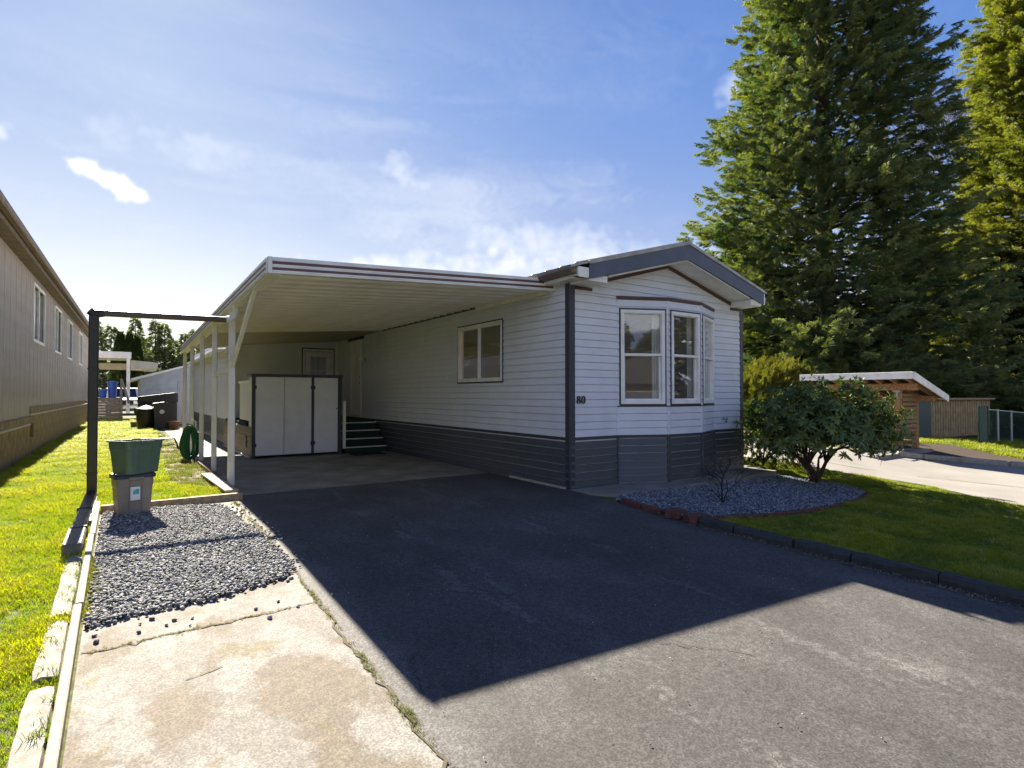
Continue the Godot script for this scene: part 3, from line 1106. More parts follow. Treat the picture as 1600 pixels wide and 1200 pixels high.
func build_home() -> void:
	var home := thing("mobile_home", "pale grey mobile home with dark skirting, bay window and house number 80", "house", Vector3(7.5, 0, -12.0))
	# the left long wall, seen under the carport
	var la := Vector3(HX0, 0, HZB)
	var lb := Vector3(HX0, 0, HZ)
	var win := [lb.z - la.z - (HZ - (-9.716)), lb.z - la.z - (HZ - (-8.16)), 1.626, 2.684]
	var dor := [-16.03 - HZB, -15.14 - HZB, 0.80, 2.90]
	var left := put("long_wall", wall_core(la, lb, 0.0, 3.06, 0.1, [dor, win]), M.siding, home)
	left.set_meta("label", "long side wall with lapped siding under the carport")
	var sa := Vector3(HX0, 0, -17.2)
	var off := -17.2 - HZB
	siding(left, sa, lb, SK + 0.03, 3.04, CH, [[dor[0] - off, dor[1] - off, dor[2], dor[3]], [win[0] - off, win[1] - off, win[2], win[3]]], M.siding)
	siding(left, sa, lb, 0.02, SK - 0.015, 0.115, [], M.skirting)
	var strip := tool()
	box(strip, Vector3(0.0, SK - 0.015, 0), Vector3(0.026, SK + 0.03, 17.2 + HZ), 0.004, wall_xf(sa, lb))
	put("starter_strip", strip, M.dark_trim, left)
	window(home, la, lb, win[0], win[1], win[2], win[3], lerpf(win[0], win[1], 0.47), false, 0.05)
	# side door
	var dxf := wall_xf(la, lb)
	var df := tool()
	box(df, Vector3(-0.06, dor[2], dor[0]), Vector3(0.035, dor[3], dor[0] + 0.07), 0.004, dxf)
	box(df, Vector3(-0.06, dor[2], dor[1] - 0.07), Vector3(0.035, dor[3], dor[1]), 0.004, dxf)
	box(df, Vector3(-0.06, dor[3] - 0.06, dor[0] + 0.07), Vector3(0.035, dor[3], dor[1] - 0.07), 0.004, dxf)
	var dfr := put("side_door", df, M.white_vinyl, home)
	var leaf := tool()
	box(leaf, Vector3(-0.05, dor[2] + 0.02, dor[0] + 0.07), Vector3(-0.008, dor[3] - 0.06, dor[1] - 0.07), 0.004, dxf)
	put("door_leaf", leaf, M.cream_pan, dfr)
	for k in 2:
		var hd := tool()
		lathe(hd, [Vector2(0.0, 0.0), Vector2(0.028, 0.002), Vector2(0.028, 0.03), Vector2(0.012, 0.045), Vector2(0.0, 0.046)], Vector3.ZERO, 12)
		var hm := put("door_handle", hd, M.dark_trim, dfr)
		hm.transform = Transform3D(Basis(Vector3(0, 1, 0), Vector3(-1, 0, 0), Vector3(0, 0, 1)), Vector3(HX0 + 0.008, 1.72 + k * 0.16, HZB + dor[1] - 0.13) - origin_of(dfr))
	var head := tool()
	box(head, Vector3(0.0, dor[3] + 0.002, dor[0] - 0.12), Vector3(0.06, dor[3] + 0.08, dor[1] + 0.2), 0.004, dxf)
	put("door_hood", head, M.dark_trim, left)
	var lamp := tool()
	for s in [-1.0, 1.0]:
		lathe(lamp, [Vector2(0.02, -0.07), Vector2(0.05, -0.06), Vector2(0.055, 0.02), Vector2(0.03, 0.06), Vector2(0.0, 0.065)], Vector3(HX0 - 0.1, 2.35, -14.9 + s * 0.07), 14)
	box(lamp, Vector3(HX0 - 0.07, 2.28, -14.94), Vector3(HX0 - 0.018, 2.36, -14.86), 0.006)
	put("wall_lamp", lamp, M.white_vinyl, left)
	# other long wall and rear
	put("far_long_wall", wall_core(Vector3(HX1, 0, HZ), Vector3(HX1, 0, HZB), 0.0, 3.06, 0.1, []), M.siding, home)
	put("rear_wall", wall_core(Vector3(HX1 - 0.1, 0, HZB), Vector3(HX0 + 0.1, 0, HZB), 0.0, 3.06, 0.1, []), M.siding, home)
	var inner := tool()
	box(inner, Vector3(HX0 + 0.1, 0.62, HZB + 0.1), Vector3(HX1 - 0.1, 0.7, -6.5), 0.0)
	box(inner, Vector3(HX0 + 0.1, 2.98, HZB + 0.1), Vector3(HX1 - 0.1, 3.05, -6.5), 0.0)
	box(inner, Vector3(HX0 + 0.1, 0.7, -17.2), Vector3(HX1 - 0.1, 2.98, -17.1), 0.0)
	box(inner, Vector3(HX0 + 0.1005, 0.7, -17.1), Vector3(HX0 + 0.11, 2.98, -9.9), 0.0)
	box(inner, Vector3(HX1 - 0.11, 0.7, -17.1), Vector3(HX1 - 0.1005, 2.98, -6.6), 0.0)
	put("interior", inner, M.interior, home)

	# front: flat, three bay panels, flat
	var A := Vector3(6.36, 0, HZ)
	var B := Vector3(7.15, 0, -6.05)
	var C := Vector3(7.97, 0, -6.05)
	var D := Vector3(8.77, 0, HZ)
	var P0 := Vector3(HX0, 0, HZ)
	var P1 := Vector3(HX1, 0, HZ)
	var front := put("front_wall", wall_core(P0 + Vector3(0.1, 0, 0), A, 0.0, 3.06, 0.1, []), M.siding, home)
	siding(front, P0, A, SK + 0.03, 2.93, CH, [], M.siding)
	siding(front, P0, A, 0.02, SK - 0.015, 0.115, [], M.skirting)
	put("wall_panel", wall_core(D, P1 - Vector3(0.1, 0, 0), 0.0, 3.06, 0.1, []), M.siding, front)
	siding(front, D, P1, SK + 0.03, 2.93, CH, [], M.siding)
	siding(front, D, P1, 0.02, SK - 0.015, 0.115, [], M.skirting)
	# wall over the bay and the gable
	put("wall_panel", wall_core(A, D, 2.9, 3.06, 0.1, []), M.siding, front)
	siding(front, P0, P1, 2.93, 3.75, CH, [], M.siding, func(v: float) -> Array:
		var half := (3.70 - v) / 0.276
		return [7.53 - half - HX0, 7.53 + half - HX0])
	var gab := tool()
	extrude(gab, PackedVector2Array([Vector2(HX0 + 0.02, 3.061), Vector2(HX1 - 0.02, 3.061), Vector2(HX1 - 0.02, 3.14), Vector2(7.53, 3.70), Vector2(HX0 + 0.02, 3.14)]), Transform3D(Basis(), Vector3(0, 0, HZ - 0.1)), 0.098)
	put("gable", gab, M.siding, front)
	for seg in [[P0, A], [D, P1]]:
		var s := tool()
		box(s, Vector3(0.0, SK - 0.015, 0), Vector3(0.026, SK + 0.03, (seg[1] - seg[0]).length()), 0.004, wall_xf(seg[0], seg[1]))
		put("starter_strip", s, M.dark_trim, front)
	# bay
	var bay := put("bay_window", wall_core(A, B, 0.0, 2.92, 0.07, [[0.06, 0.8, 1.245, 2.725]]), M.siding_bay, home)
	bay.set_meta("label", "shallow three sided bay with white sash windows")
	put("wall_panel", wall_core(B, C, 0.0, 2.92, 0.07, [[0.055, 0.765, 1.245, 2.725]]), M.siding_bay, bay)
	put("wall_panel", wall_core(C, D, 0.0, 2.92, 0.07, [[0.06, 0.8, 1.245, 2.725]]), M.siding_bay, bay)
	var lenab := (B - A).length()
	for seg in [[A, B, 0.06, 0.8], [B, C, 0.055, 0.765], [C, D, 0.06, 0.8]]:
		siding(bay, seg[0], seg[1], SK + 0.03, 2.89, CH, [[seg[2], seg[3], 1.22, 2.75]], M.siding_bay)
		siding(bay, seg[0], seg[1], 0.03, SK - 0.015, 0.115, [], M.skirting)
		window(home, seg[0], seg[1], seg[2], seg[3], 1.245, 2.725, 2.02, true)
		var xf := wall_xf(seg[0], seg[1])
		var l: float = (seg[1] - seg[0]).length()
		var s := tool()
		box(s, Vector3(0.0, SK - 0.015, -0.005), Vector3(0.028, SK + 0.03, l + 0.005), 0.004, xf)
		put("starter_strip", s, M.dark_trim, bay)
		var top := tool()
		box(top, Vector3(-0.06, 2.885, -0.01), Vector3(0.032, 2.935, l + 0.01), 0.004, xf)
		put("drip_trim", top, M.brown_trim, bay)
		var sill := tool()
		box(sill, Vector3(0.0, 1.205, 0.0), Vector3(0.024, 1.222, l), 0.003, xf)
		put("sill_trim", sill, M.dark_trim, bay)
		for u in [0.012, l - 0.012]:
			var cor := tool()
			box(cor, Vector3(0.0, SK + 0.031, u - 0.014), Vector3(0.0215, 1.2, u + 0.014), 0.003, xf)
			box(cor, Vector3(0.0, 2.752, u - 0.014), Vector3(0.0215, 2.884, u + 0.014), 0.003, xf)
			put("corner_bead", cor, M.siding_bay, bay)
			var cor2 := tool()
			box(cor2, Vector3(0.0, 0.02, u - 0.014), Vector3(0.0345, SK - 0.016, u + 0.014), 0.003, xf)
			put("corner_bead", cor2, M.skirting, bay)
	var lid := tool()
	extrude(lid, PackedVector2Array([Vector2(A.x, A.z), Vector2(D.x, D.z), Vector2(C.x, C.z), Vector2(B.x, B.z)]), Transform3D(Basis(Vector3.RIGHT, Vector3(0, 0, 1), Vector3(0, -1, 0)), Vector3(0, 2.93, 0)), 0.03)
	put("bay_cap", lid, M.siding_bay, bay)
	# curtains inside the bay
	for seg in [[A, B], [B, C], [C, D]]:
		var xf := wall_xf(seg[0], seg[1])
		var cu := tool()
		for k in 7:
			var u := 0.66 + k * 0.02
			quad(cu, xf * Vector3(-0.16 - 0.02 * (k % 2), 0.9, u), xf * Vector3(-0.16 - 0.02 * ((k + 1) % 2), 0.9, u + 0.02), xf * Vector3(-0.16 - 0.02 * ((k + 1) % 2), 2.85, u + 0.02), xf * Vector3(-0.16 - 0.02 * (k % 2), 2.85, u))
		put("curtain", cu, M.curtain, bay)
	# corner posts
	var cp := tool()
	box(cp, Vector3(HX0 - 0.024, 0.0, HZ - 0.085), Vector3(HX0 + 0.085, 3.06, HZ + 0.024), 0.006)
	put("corner_post", cp, M.dark_trim, home)
	var cp2 := tool()
	box(cp2, Vector3(HX1 - 0.075, 0.0, HZ - 0.085), Vector3(HX1 + 0.024, 3.0, HZ + 0.024), 0.006)
	put("corner_post", cp2, M.dark_trim, home)
	# roof: two metal slopes with ribs, rake boards, soffits, brown trim
	var zf := -5.93
	var le := 5.16
	var re := 9.70
	for s in [-1.0, 1.0]:
		var e: float = le if s < 0 else re
		var rt := tool()
		var a := Vector3(7.53, roof_y(7.53), 0)
		var b := Vector3(e, roof_y(e), 0)
		for q in [[0.0, 0.03]]:
			var poly := PackedVector2Array([Vector2(a.x, a.y - 0.03), Vector2(a.x, a.y), Vector2(b.x, b.y), Vector2(b.x, b.y - 0.03)])
			if s > 0:
				poly.reverse()
			extrude(rt, poly, Transform3D(Basis(), Vector3(0, 0, HZB - 0.2)), zf + 0.012 - HZB + 0.2)
		var rm := put("roof_slope", rt, M.roof_metal, home)
		for k in 58:
			var z := zf - 0.05 - k * 0.34
			if z < HZB:
				break
			var rb := tool()
			bar(rb, Vector3(7.53 + 0.05 * s, roof_y(7.53 + 0.05) + 0.012, z), Vector3(e, roof_y(e) + 0.012, z), 0.03, 0.024, 0.008)
			put("roof_rib", rb, M.roof_metal, rm)
		# rake board and its metal edging
		var rk := tool()
		var ex: float = 5.385 if s < 0 else 9.625
		var poly2 := PackedVector2Array([Vector2(7.53, roof_y(7.53) - 0.29), Vector2(7.53, roof_y(7.53) - 0.034), Vector2(ex, roof_y(ex) - 0.034), Vector2(ex, roof_y(ex) - 0.25)])
		if s > 0:
			poly2.reverse()
		extrude(rk, poly2, Transform3D(Basis(), Vector3(0, 0, zf - 0.035)), 0.033)
		put("rake_board", rk, M.fascia_blue, home)
		var ed := tool()
		bar(ed, Vector3(7.53, roof_y(7.53) - 0.022, zf + 0.006), Vector3(ex + 0.01 * s, roof_y(ex) - 0.022, zf + 0.006), 0.014, 0.05, 0.003)
		put("roof_edge", ed, M.roof_metal, home)
		# sloping soffit under the overhang
		var so := tool()
		var sx: float = 5.78 if s < 0 else 9.25
		var poly3 := PackedVector2Array([Vector2(7.53, 3.555), Vector2(7.53, 3.575), Vector2(sx, roof_y(sx) - 0.265), Vector2(sx, roof_y(sx) - 0.285)])
		if s > 0:
			poly3.reverse()
		extrude(so, poly3, Transform3D(Basis(), Vector3(0, 0, HZ + 0.005)), zf - 0.036 - HZ - 0.005)
		var som := put("soffit", so, M.white_vinyl, home)
		for k in 12:
			var t := (k + 0.5) / 12.0
			var px := lerpf(7.53, sx, t)
			var sl := tool()
			bar(sl, Vector3(px, roof_y(px) - 0.2875, HZ + 0.02), Vector3(px, roof_y(px) - 0.2875, zf - 0.05), 0.012, 0.006)
			put("soffit_rib", sl, M.white_vinyl, som)
		# boxed eave return
		var bx := tool()
		var r0: float = 5.40 if s < 0 else 9.27
		var r1: float = 5.76 if s < 0 else 9.60
		box(bx, Vector3(r0, 3.0, HZ + 0.004), Vector3(r1, 3.105, zf - 0.037), 0.004)
		put("eave_box", bx, M.white_vinyl, home)
		# brown trim where wall meets soffit
		var tr := tool()
		bar(tr, Vector3(7.53, 3.535, HZ + 0.03), Vector3(sx, roof_y(sx) - 0.325, HZ + 0.03), 0.03, 0.05, 0.003)
		put("wall_trim", tr, M.brown_trim, home)
		var tr2 := tool()
		box(tr2, Vector3(HX0 + 0.09 if s < 0 else 9.25, 2.95, HZ + 0.016), Vector3(5.83 if s < 0 else HX1 - 0.09, 2.999, HZ + 0.034), 0.003)
		put("wall_trim", tr2, M.brown_trim, home)
		# long eave: soffit, fascia and brown gutter
		var wx: float = HX0 if s < 0 else HX1
		var ef := tool()
		box(ef, Vector3(minf(e - 0.03 * s, wx + 0.012 * s), 3.03, HZB), Vector3(maxf(e - 0.03 * s, wx + 0.012 * s), 3.05, HZ + 0.3), 0.0)
		box(ef, Vector3(e - 0.06 * s, 3.05, HZB), Vector3(e - 0.03 * s, roof_y(e) - 0.035, zf - 0.04), 0.0)
		box(ef, Vector3(e - 0.03 * s, 3.03, zf - 0.036), Vector3((5.383 if s < 0 else 9.627), roof_y(e) - 0.034, zf - 0.012), 0.003)
		put("eave_soffit", ef, M.white_vinyl, home)
		var gp := PackedVector2Array([Vector2(0, 0), Vector2(0.09, 0), Vector2(0.12, 0.06), Vector2(0.12, 0.11), Vector2(0.105, 0.11), Vector2(0.08, 0.02), Vector2(0.012, 0.02), Vector2(0.012, 0.11), Vector2(0, 0.11)])
		var gt := tool()
		if s > 0:
			extrude(gt, gp, Transform3D(Basis(), Vector3(e - 0.045, 3.06, HZB)), zf - 0.05 - HZB)
		else:
			extrude(gt, gp, Transform3D(Basis(Vector3(-1, 0, 0), Vector3.UP, Vector3(0, 0, -1)), Vector3(e + 0.025, 3.075, zf - 0.05)), zf - 0.05 - HZB)
		put("gutter", gt, M.gutter_brown, home)
	# the number 80
	var tm := TextMesh.new()
	var fnt := SystemFont.new()
	fnt.font_names = PackedStringArray(["Droid Serif"])
	fnt.font_weight = 700
	tm.font = fnt
	tm.text = "80"
	tm.font_size = 64
	tm.pixel_size = 0.0025
	tm.depth = 0.012
	var num := put("house_number", tm, mat("number_black", Color(0.012, 0.013, 0.018), 0.4), front)
	num.position = Vector3(5.605, 1.315, HZ + 0.026) - origin_of(front)
	# ceiling lamp in the front room, lit
	var cl := thing("ceiling_lamp", "small lit ceiling lamp inside, seen through the carport window", "lamp", Vector3(6.45, 2.94, -9.3))
	var bs := tool()
	lathe(bs, [Vector2(0.0, -0.07), Vector2(0.1, -0.06), Vector2(0.15, -0.02), Vector2(0.16, 0.03)], Vector3(6.45, 2.94, -9.3), 20)
	put("lamp_glass", bs, M.lamp_glow, cl)
	var om := OmniLight3D.new()
	om.name = "ceiling_lamp_light"
	om.light_energy = 0.03
	om.light_color = Color(1.0, 0.85, 0.6)
	om.omni_range = 8.0
	om.omni_attenuation = 2.0
	om.light_size = 0.12
	om.shadow_enabled = true
	om.position = Vector3(6.45, 2.8, -9.3)
	add_child(om)

# ---------------------------------------------------------------- carport
func build_carport() -> void:
	var cp := thing("carport", "white flat roofed carport with brown striped edge and slim posts", "carport", Vector3(3.3, 0, -10.0))
	var zf := -6.745
	var zm := -13.65
	var top_l := func(z: float) -> float: return 2.93 - 0.02 * (zf - z)
	var ceil_l := func(z: float) -> float: return 2.80 - 0.0135 * (zf - z)
	var ceil_r := func(z: float) -> float: return 3.02
	# roof panels, each with two ribs that run across the drive
	var z := zf - 0.03
	var k := 0
	while z > zm + 0.01:
		var w := minf(0.305, z - zm)
		var st := tool()
		var prof := [[0.0, 0.0], [0.02, -0.028], [0.055, -0.028], [0.075, 0.0], [0.15, 0.0], [0.17, -0.016], [0.2, -0.016], [0.22, 0.0], [0.304, 0.0]]
		for i in prof.size() - 1:
			var z0 := z - float(prof[i][0]) * w / 0.305
			var z1 := z - float(prof[i + 1][0]) * w / 0.305
			var l0 := Vector3(1.36, float(ceil_l.call(z0)) + float(prof[i][1]), z0)
			var l1 := Vector3(1.36, float(ceil_l.call(z1)) + float(prof[i + 1][1]), z1)
			var r0 := Vector3(HX0 - 0.02, float(ceil_r.call(z0)) + float(prof[i][1]), z0)
			var r1 := Vector3(HX0 - 0.02, float(ceil_r.call(z1)) + float(prof[i + 1][1]), z1)
			quad(st, l0, l1, r1, r0)
			var up := Vector3(0, 0.006, 0)
			quad(st, l0 + up, r0 + up, r1 + up, l1 + up)
		put("roof_panel", st, M.cream_pan, cp)
		z -= 0.305
		k += 1
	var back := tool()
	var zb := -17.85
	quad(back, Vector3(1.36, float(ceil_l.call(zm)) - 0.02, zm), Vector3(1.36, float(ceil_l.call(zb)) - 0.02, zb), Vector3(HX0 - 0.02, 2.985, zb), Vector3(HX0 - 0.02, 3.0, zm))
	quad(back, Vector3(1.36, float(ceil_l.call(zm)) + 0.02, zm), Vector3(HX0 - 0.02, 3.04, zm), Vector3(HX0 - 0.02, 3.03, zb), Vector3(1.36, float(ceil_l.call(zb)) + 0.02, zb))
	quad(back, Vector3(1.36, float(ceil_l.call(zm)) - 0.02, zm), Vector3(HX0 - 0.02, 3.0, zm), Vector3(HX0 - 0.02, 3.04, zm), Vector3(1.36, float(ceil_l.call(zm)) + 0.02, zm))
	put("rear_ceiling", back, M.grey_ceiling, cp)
	# front edge: white rail with two brown stripes
	var fa := Vector3(1.325, 2.838, zf)
	var fb := Vector3(5.40, 3.052, zf)
	var fr := tool()
	bar(fr, fa, fb, 0.05, 0.184, 0.006)
	var frm := put("front_fascia", fr, M.white_metal, cp)
	for dy in [0.028, -0.04]:
		var s := tool()
		bar(s, fa + Vector3(0.045, dy + 0.002, 0.0245), fb + Vector3(-0.03, dy, 0.0245), 0.008, 0.036, 0.002)
		put("stripe", s, M.stripe_brown, frm)
	for dy in [0.004, -0.0625, 0.0525]:
		var s := tool()
		bar(s, fa + Vector3(0.045, dy + 0.002, 0.024), fb + Vector3(-0.03, dy, 0.024), 0.01, 0.012 if dy > 0.05 else 0.02, 0.003)
		put("rail_lip", s, M.white_metal, frm)
	for q in [[fa, 0.02], [fb, -0.012]]:
		var cap := tool()
		var c: Vector3 = q[0]
		box(cap, c + Vector3(float(q[1]) - 0.024, -0.094, -0.03), c + Vector3(float(q[1]) + 0.024, 0.094, 0.036), 0.004)
		put("end_cap", cap, M.white_metal, frm)
	# gutter fascia down the open side
	var ga := Vector3(1.325, 2.838, zf - 0.03)
	var gb := Vector3(1.325, 2.838 - 0.0205 * (zf - zb), zb)
	var gf := tool()
	bar(gf, ga, gb, 0.03, 0.18, 0.004)
	var gm := put("gutter_fascia", gf, M.white_metal, cp)
	for dy in [0.05, -0.01, -0.066]:
		var s := tool()
		bar(s, ga + Vector3(-0.017, dy, 0), gb + Vector3(-0.017, dy, 0), 0.014, 0.024, 0.005)
		put("rail_lip", s, M.white_metal, gm)
	for dy in [0.022, -0.038]:
		var s := tool()
		bar(s, ga + Vector3(-0.0155, dy, 0), gb + Vector3(-0.0155, dy, 0), 0.004, 0.03)
		put("stripe", s, M.stripe_brown, gm)
	var gu := tool()
	bar(gu, ga + Vector3(0.085, -0.07, 0), gb + Vector3(0.085, -0.07, 0), 0.15, 0.05, 0.01)
	put("gutter", gu, M.cream_pan, cp)
	# rail where the roof meets the home, and its pale stretch near the front
	var wr := tool()
	bar(wr, Vector3(HX0 - 0.03, 3.0, -13.6), Vector3(HX0 - 0.03, 2.995, -9.0), 0.03, 0.04, 0.003)
	put("wall_rail", wr, M.dark_trim, cp)
	var wr2 := tool()
	bar(wr2, Vector3(HX0 - 0.04, 2.97, -9.0), Vector3(HX0 - 0.04, 2.97, zf - 0.04), 0.04, 0.08, 0.004)
	put("wall_rail", wr2, M.cream_pan, cp)
	# posts
	var pz := [-9.62, -11.58, -13.55, -15.6, -17.5]
	for i in 5:
		var p := tool()
		var y1: float = float(ceil_l.call(pz[i])) - 0.05
		var pw := 0.088 if i == 0 else 0.075
		box(p, Vector3(1.39 - pw / 2, 0.012, pz[i] - pw / 2), Vector3(1.39 + pw / 2, y1, pz[i] + pw / 2), 0.008)
		box(p, Vector3(1.39 - pw / 2 - 0.007, 0.012, pz[i] - 0.012), Vector3(1.39 + pw / 2 + 0.007, y1, pz[i] + 0.012), 0.004)
		var pm := put("post", p, M.white_metal, cp)
		for h in [0.9, 1.15]:
			var sc := tool()
			box(sc, Vector3(1.375, h, pz[i] + pw / 2), Vector3(1.405, h + 0.03, pz[i] + pw / 2 + 0.006), 0.002)
			put("bracket", sc, M.white_metal, pm)
	var br := tool()
	bar(br, Vector3(1.39, 1.84, -9.56), Vector3(1.39, 2.79, -7.72), 0.05, 0.075, 0.006)
	put("brace", br, M.cream_pan, cp)
	var rl := tool()
	bar(rl, Vector3(1.39, 1.78, -9.66), Vector3(1.39, 1.76, -11.56), 0.045, 0.07, 0.005)
	put("side_rail", rl, M.white_metal, cp)

# ---------------------------------------------------------------- porch, storage, addition
func build_porch() -> void:
	# addition behind the carport
	var ad := thing("rear_addition", "grey sided rear addition with a glazed door facing the carport", "house", Vector3(3.9, 0, -20.0))
	var a := Vector3(2.42, 0, -17.15)
	var b := Vector3(HX0 - 0.025, 0, -17.15)
	var dh := [1.93, 2.82, 0.78, 2.73]
	var fw := put("front_wall", wall_core(a, b, 0.0, 2.98, 0.1, [dh]), M.siding, ad)
	siding(fw, a, b, 0.765, 2.96, CH, [dh], M.siding)
	var xf := wall_xf(a, b)
	var df := tool()
	ring(df, xf, dh[0] + 0.05, dh[1] - 0.05, dh[2] - 0.05, dh[3] - 0.05, 0.05, -0.05, 0.03)
	var door := put("glazed_door", df, M.white_vinyl, ad)
	var lf := tool()
	ring(lf, xf, dh[0] + 0.22, dh[1] - 0.2, 1.45, dh[3] - 0.22, 0.14, -0.045, -0.006)
	box(lf, Vector3(-0.045, dh[2], dh[0] + 0.08), Vector3(-0.006, 1.31, dh[1] - 0.06), 0.004, xf)
	put("door_leaf", lf, M.white_vinyl, door)
	var mt := tool()
	for t in [0.33, 0.67]:
		var u := lerpf(dh[0] + 0.22, dh[1] - 0.2, t)
		box(mt, Vector3(-0.02, 1.45, u - 0.007), Vector3(-0.008, dh[3] - 0.22, u + 0.007), 0.0, xf)
	for t in [0.3, 0.62]:
		var v := lerpf(1.45, dh[3] - 0.22, t)
		box(mt, Vector3(-0.0215, v - 0.007, dh[0] + 0.22), Vector3(-0.0095, v + 0.007, dh[1] - 0.2), 0.0, xf)
	put("muntin", mt, M.white_vinyl, door)
	pane(door, xf, dh[0] + 0.22, dh[1] - 0.2, 1.45, dh[3] - 0.22, -0.03)
	var tr := tool()
	ring(tr, xf, dh[0], dh[1], dh[2] - 0.05, dh[3], 0.03, 0.0, 0.028)
	put("door_trim", tr, M.dark_trim, door)
	var cb := tool()
	box(cb, Vector3(HX0 - 0.1, 0.0, -17.15), Vector3(HX0 - 0.025, 2.97, -17.1), 0.005)
	put("corner_post", cb, M.white_vinyl, ad)
	var c0 := Vector3(2.42, 0, -27.0)
	var lw := put("side_wall", wall_core(c0, a, 0.0, 2.98, 0.1, []), M.siding, ad)
	siding(lw, c0, a, 0.765, 2.62, CH, [], M.siding)
	siding(lw, c0, a, 0.02, 0.72, 0.115, [], M.skirting)
	var cpz := tool()
	box(cpz, Vector3(2.395, 0.0, -17.24), Vector3(2.50, 2.97, -17.125), 0.005)
	put("corner_post", cpz, M.dark_trim, ad)
	var rf := tool()
	extrude(rf, PackedVector2Array([Vector2(2.2, 2.62), Vector2(HX0 - 0.06, 3.0), Vector2(HX0 - 0.06, 3.04), Vector2(2.2, 2.66)]), Transform3D(Basis(), Vector3(0, 0, -27.2)), 9.3)
	put("roof", rf, M.white_metal, ad)
	var gt := tool()
	bar(gt, Vector3(2.16, 2.62, -17.9), Vector3(2.16, 2.58, -27.2), 0.1, 0.1, 0.02)
	put("gutter", gt, M.white_metal, ad)
	put("rear_wall", wall_core(Vector3(HX0 - 0.03, 0, -26.9), Vector3(2.55, 0, -26.9), 0.0, 2.6, 0.1, []), M.siding, ad)

	# raised porch with a sided base, storage doors at its front and white cupboards along its edge
	var po := thing("porch", "raised entry porch with tan sided base behind the storage doors", "porch", Vector3(3.6, 0, -15.0))
	var pa := Vector3(2.31, 0, -17.1)
	var pb := Vector3(2.31, 0, -13.25)
	var dk := tool()
	box(dk, Vector3(2.33, 0.68, -17.13), Vector3(HX0 - 0.03, 0.755, -14.12), 0.004)
	put("deck", dk, M.step_green, po)
	var bw := put("base_wall", wall_core(pa, pb, 0.0, 0.68, 0.05, []), M.skirting_brown, po)
	siding(bw, pa, pb, 0.03, 0.69, 0.115, [], M.skirting_brown)
	var foot := tool()
	box(foot, Vector3(2.27, 0.012, -17.1), Vector3(2.30, 0.05, -13.3), 0.004)
	put("base_strip", foot, M.galvanised, bw)
	var vent := tool()
	box(vent, Vector3(2.275, 0.22, -13.95), Vector3(2.3, 0.47, -13.75), 0.01)
	put("vent", vent, M.skirting_brown, bw)
	var cup := thing("porch_cupboard", "low white cupboards lined up along the porch edge", "cupboard", Vector3(2.6, 0.76, -14.4))
	var cu := tool()
	box(cu, Vector3(2.36, 0.80, -15.1), Vector3(2.85, 1.66, -13.75), 0.008)
	put("cupboard_body", cu, M.cabinet, cup)
	var cul := tool()
	box(cul, Vector3(2.33, 1.662, -15.14), Vector3(2.88, 1.72, -13.7), 0.01)
	put("cupboard_top", cul, M.white_vinyl, cup)
	for k in 3:
		var lg := tool()
		box(lg, Vector3(2.4, 0.756, -15.0 + k * 0.55), Vector3(2.8, 0.80, -14.93 + k * 0.55), 0.003)
		put("leg", lg, M.dark_trim, cup)
	# tall storage at the front of the porch
	var sc := thing("storage_closet", "tall grey storage closet with three flat doors in a charcoal frame", "closet", Vector3(3.27, 0, -13.4))
	var cs := tool()
	box(cs, Vector3(2.33, 0.03, -13.72), Vector3(2.36, 1.78, -13.24), 0.003)
	box(cs, Vector3(4.18, 0.03, -13.72), Vector3(4.21, 1.78, -13.24), 0.003)
	box(cs, Vector3(2.36, 0.03, -13.72), Vector3(4.18, 1.78, -13.69), 0.003)
	put("carcass", cs, M.cabinet, sc)
	var fr := tool()
	box(fr, Vector3(2.30, 0.012, -13.24), Vector3(2.37, 1.785, -13.19), 0.005)
	box(fr, Vector3(4.15, 0.012, -13.24), Vector3(4.24, 1.785, -13.19), 0.005)
	box(fr, Vector3(3.555, 0.05, -13.239), Vector3(3.605, 1.785, -13.191), 0.005)
	box(fr, Vector3(2.28, 1.787, -13.74), Vector3(4.26, 1.84, -13.16), 0.006)
	put("frame", fr, M.dark_trim, sc)
	var xs := [[2.375, 2.955], [2.965, 3.55], [3.61, 4.145]]
	for i in 3:
		var d := tool()
		box(d, Vector3(xs[i][0], 0.07, -13.235), Vector3(xs[i][1], 1.78, -13.205), 0.004)
		var dm := put("door", d, M.cabinet, sc)
		var pn := tool()
		ring(pn, Transform3D(Basis(Vector3(0, 0, 1), Vector3.UP, Vector3(-1, 0, 0)), Vector3(0, 0, -13.205)), -xs[i][1] + 0.065, -xs[i][0] - 0.065, 0.14, 1.71, 0.06, 0.0, 0.006, 0.003)
		put("door_rail", pn, M.cabinet, dm)
		for hy in [0.3, 1.55]:
			var hg := tool()
			var hx: float = xs[i][0] + 0.004 if i != 1 else xs[i][1] - 0.004
			box(hg, Vector3(hx - 0.016, hy - 0.04, -13.2), Vector3(hx + 0.016, hy + 0.04, -13.192), 0.002)
			put("hinge", hg, M.dark_trim, dm)
		var kn := tool()
		lathe(kn, [Vector2(0.0, 0.0), Vector2(0.012, 0.0), Vector2(0.016, 0.018), Vector2(0.0, 0.022)], Vector3.ZERO, 10)
		var km := put("knob", kn, M.dark_trim if i == 2 else M.white_vinyl, dm)
		km.transform = Transform3D(Basis(Vector3.RIGHT, Vector3(0, 0, 1), Vector3(0, -1, 0)), Vector3(xs[i][1] - 0.03 if i == 2 else (xs[1][0] + 0.03 if i == 1 else xs[0][1] - 0.03), 1.07, -13.199) - origin_of(dm))
	# steps
	var sp := thing("entry_steps", "dark green carpeted entry steps with white nosings beside the closet", "steps", Vector3(4.8, 0, -13.6))
	var ys := [0.16, 0.34, 0.52, 0.70]
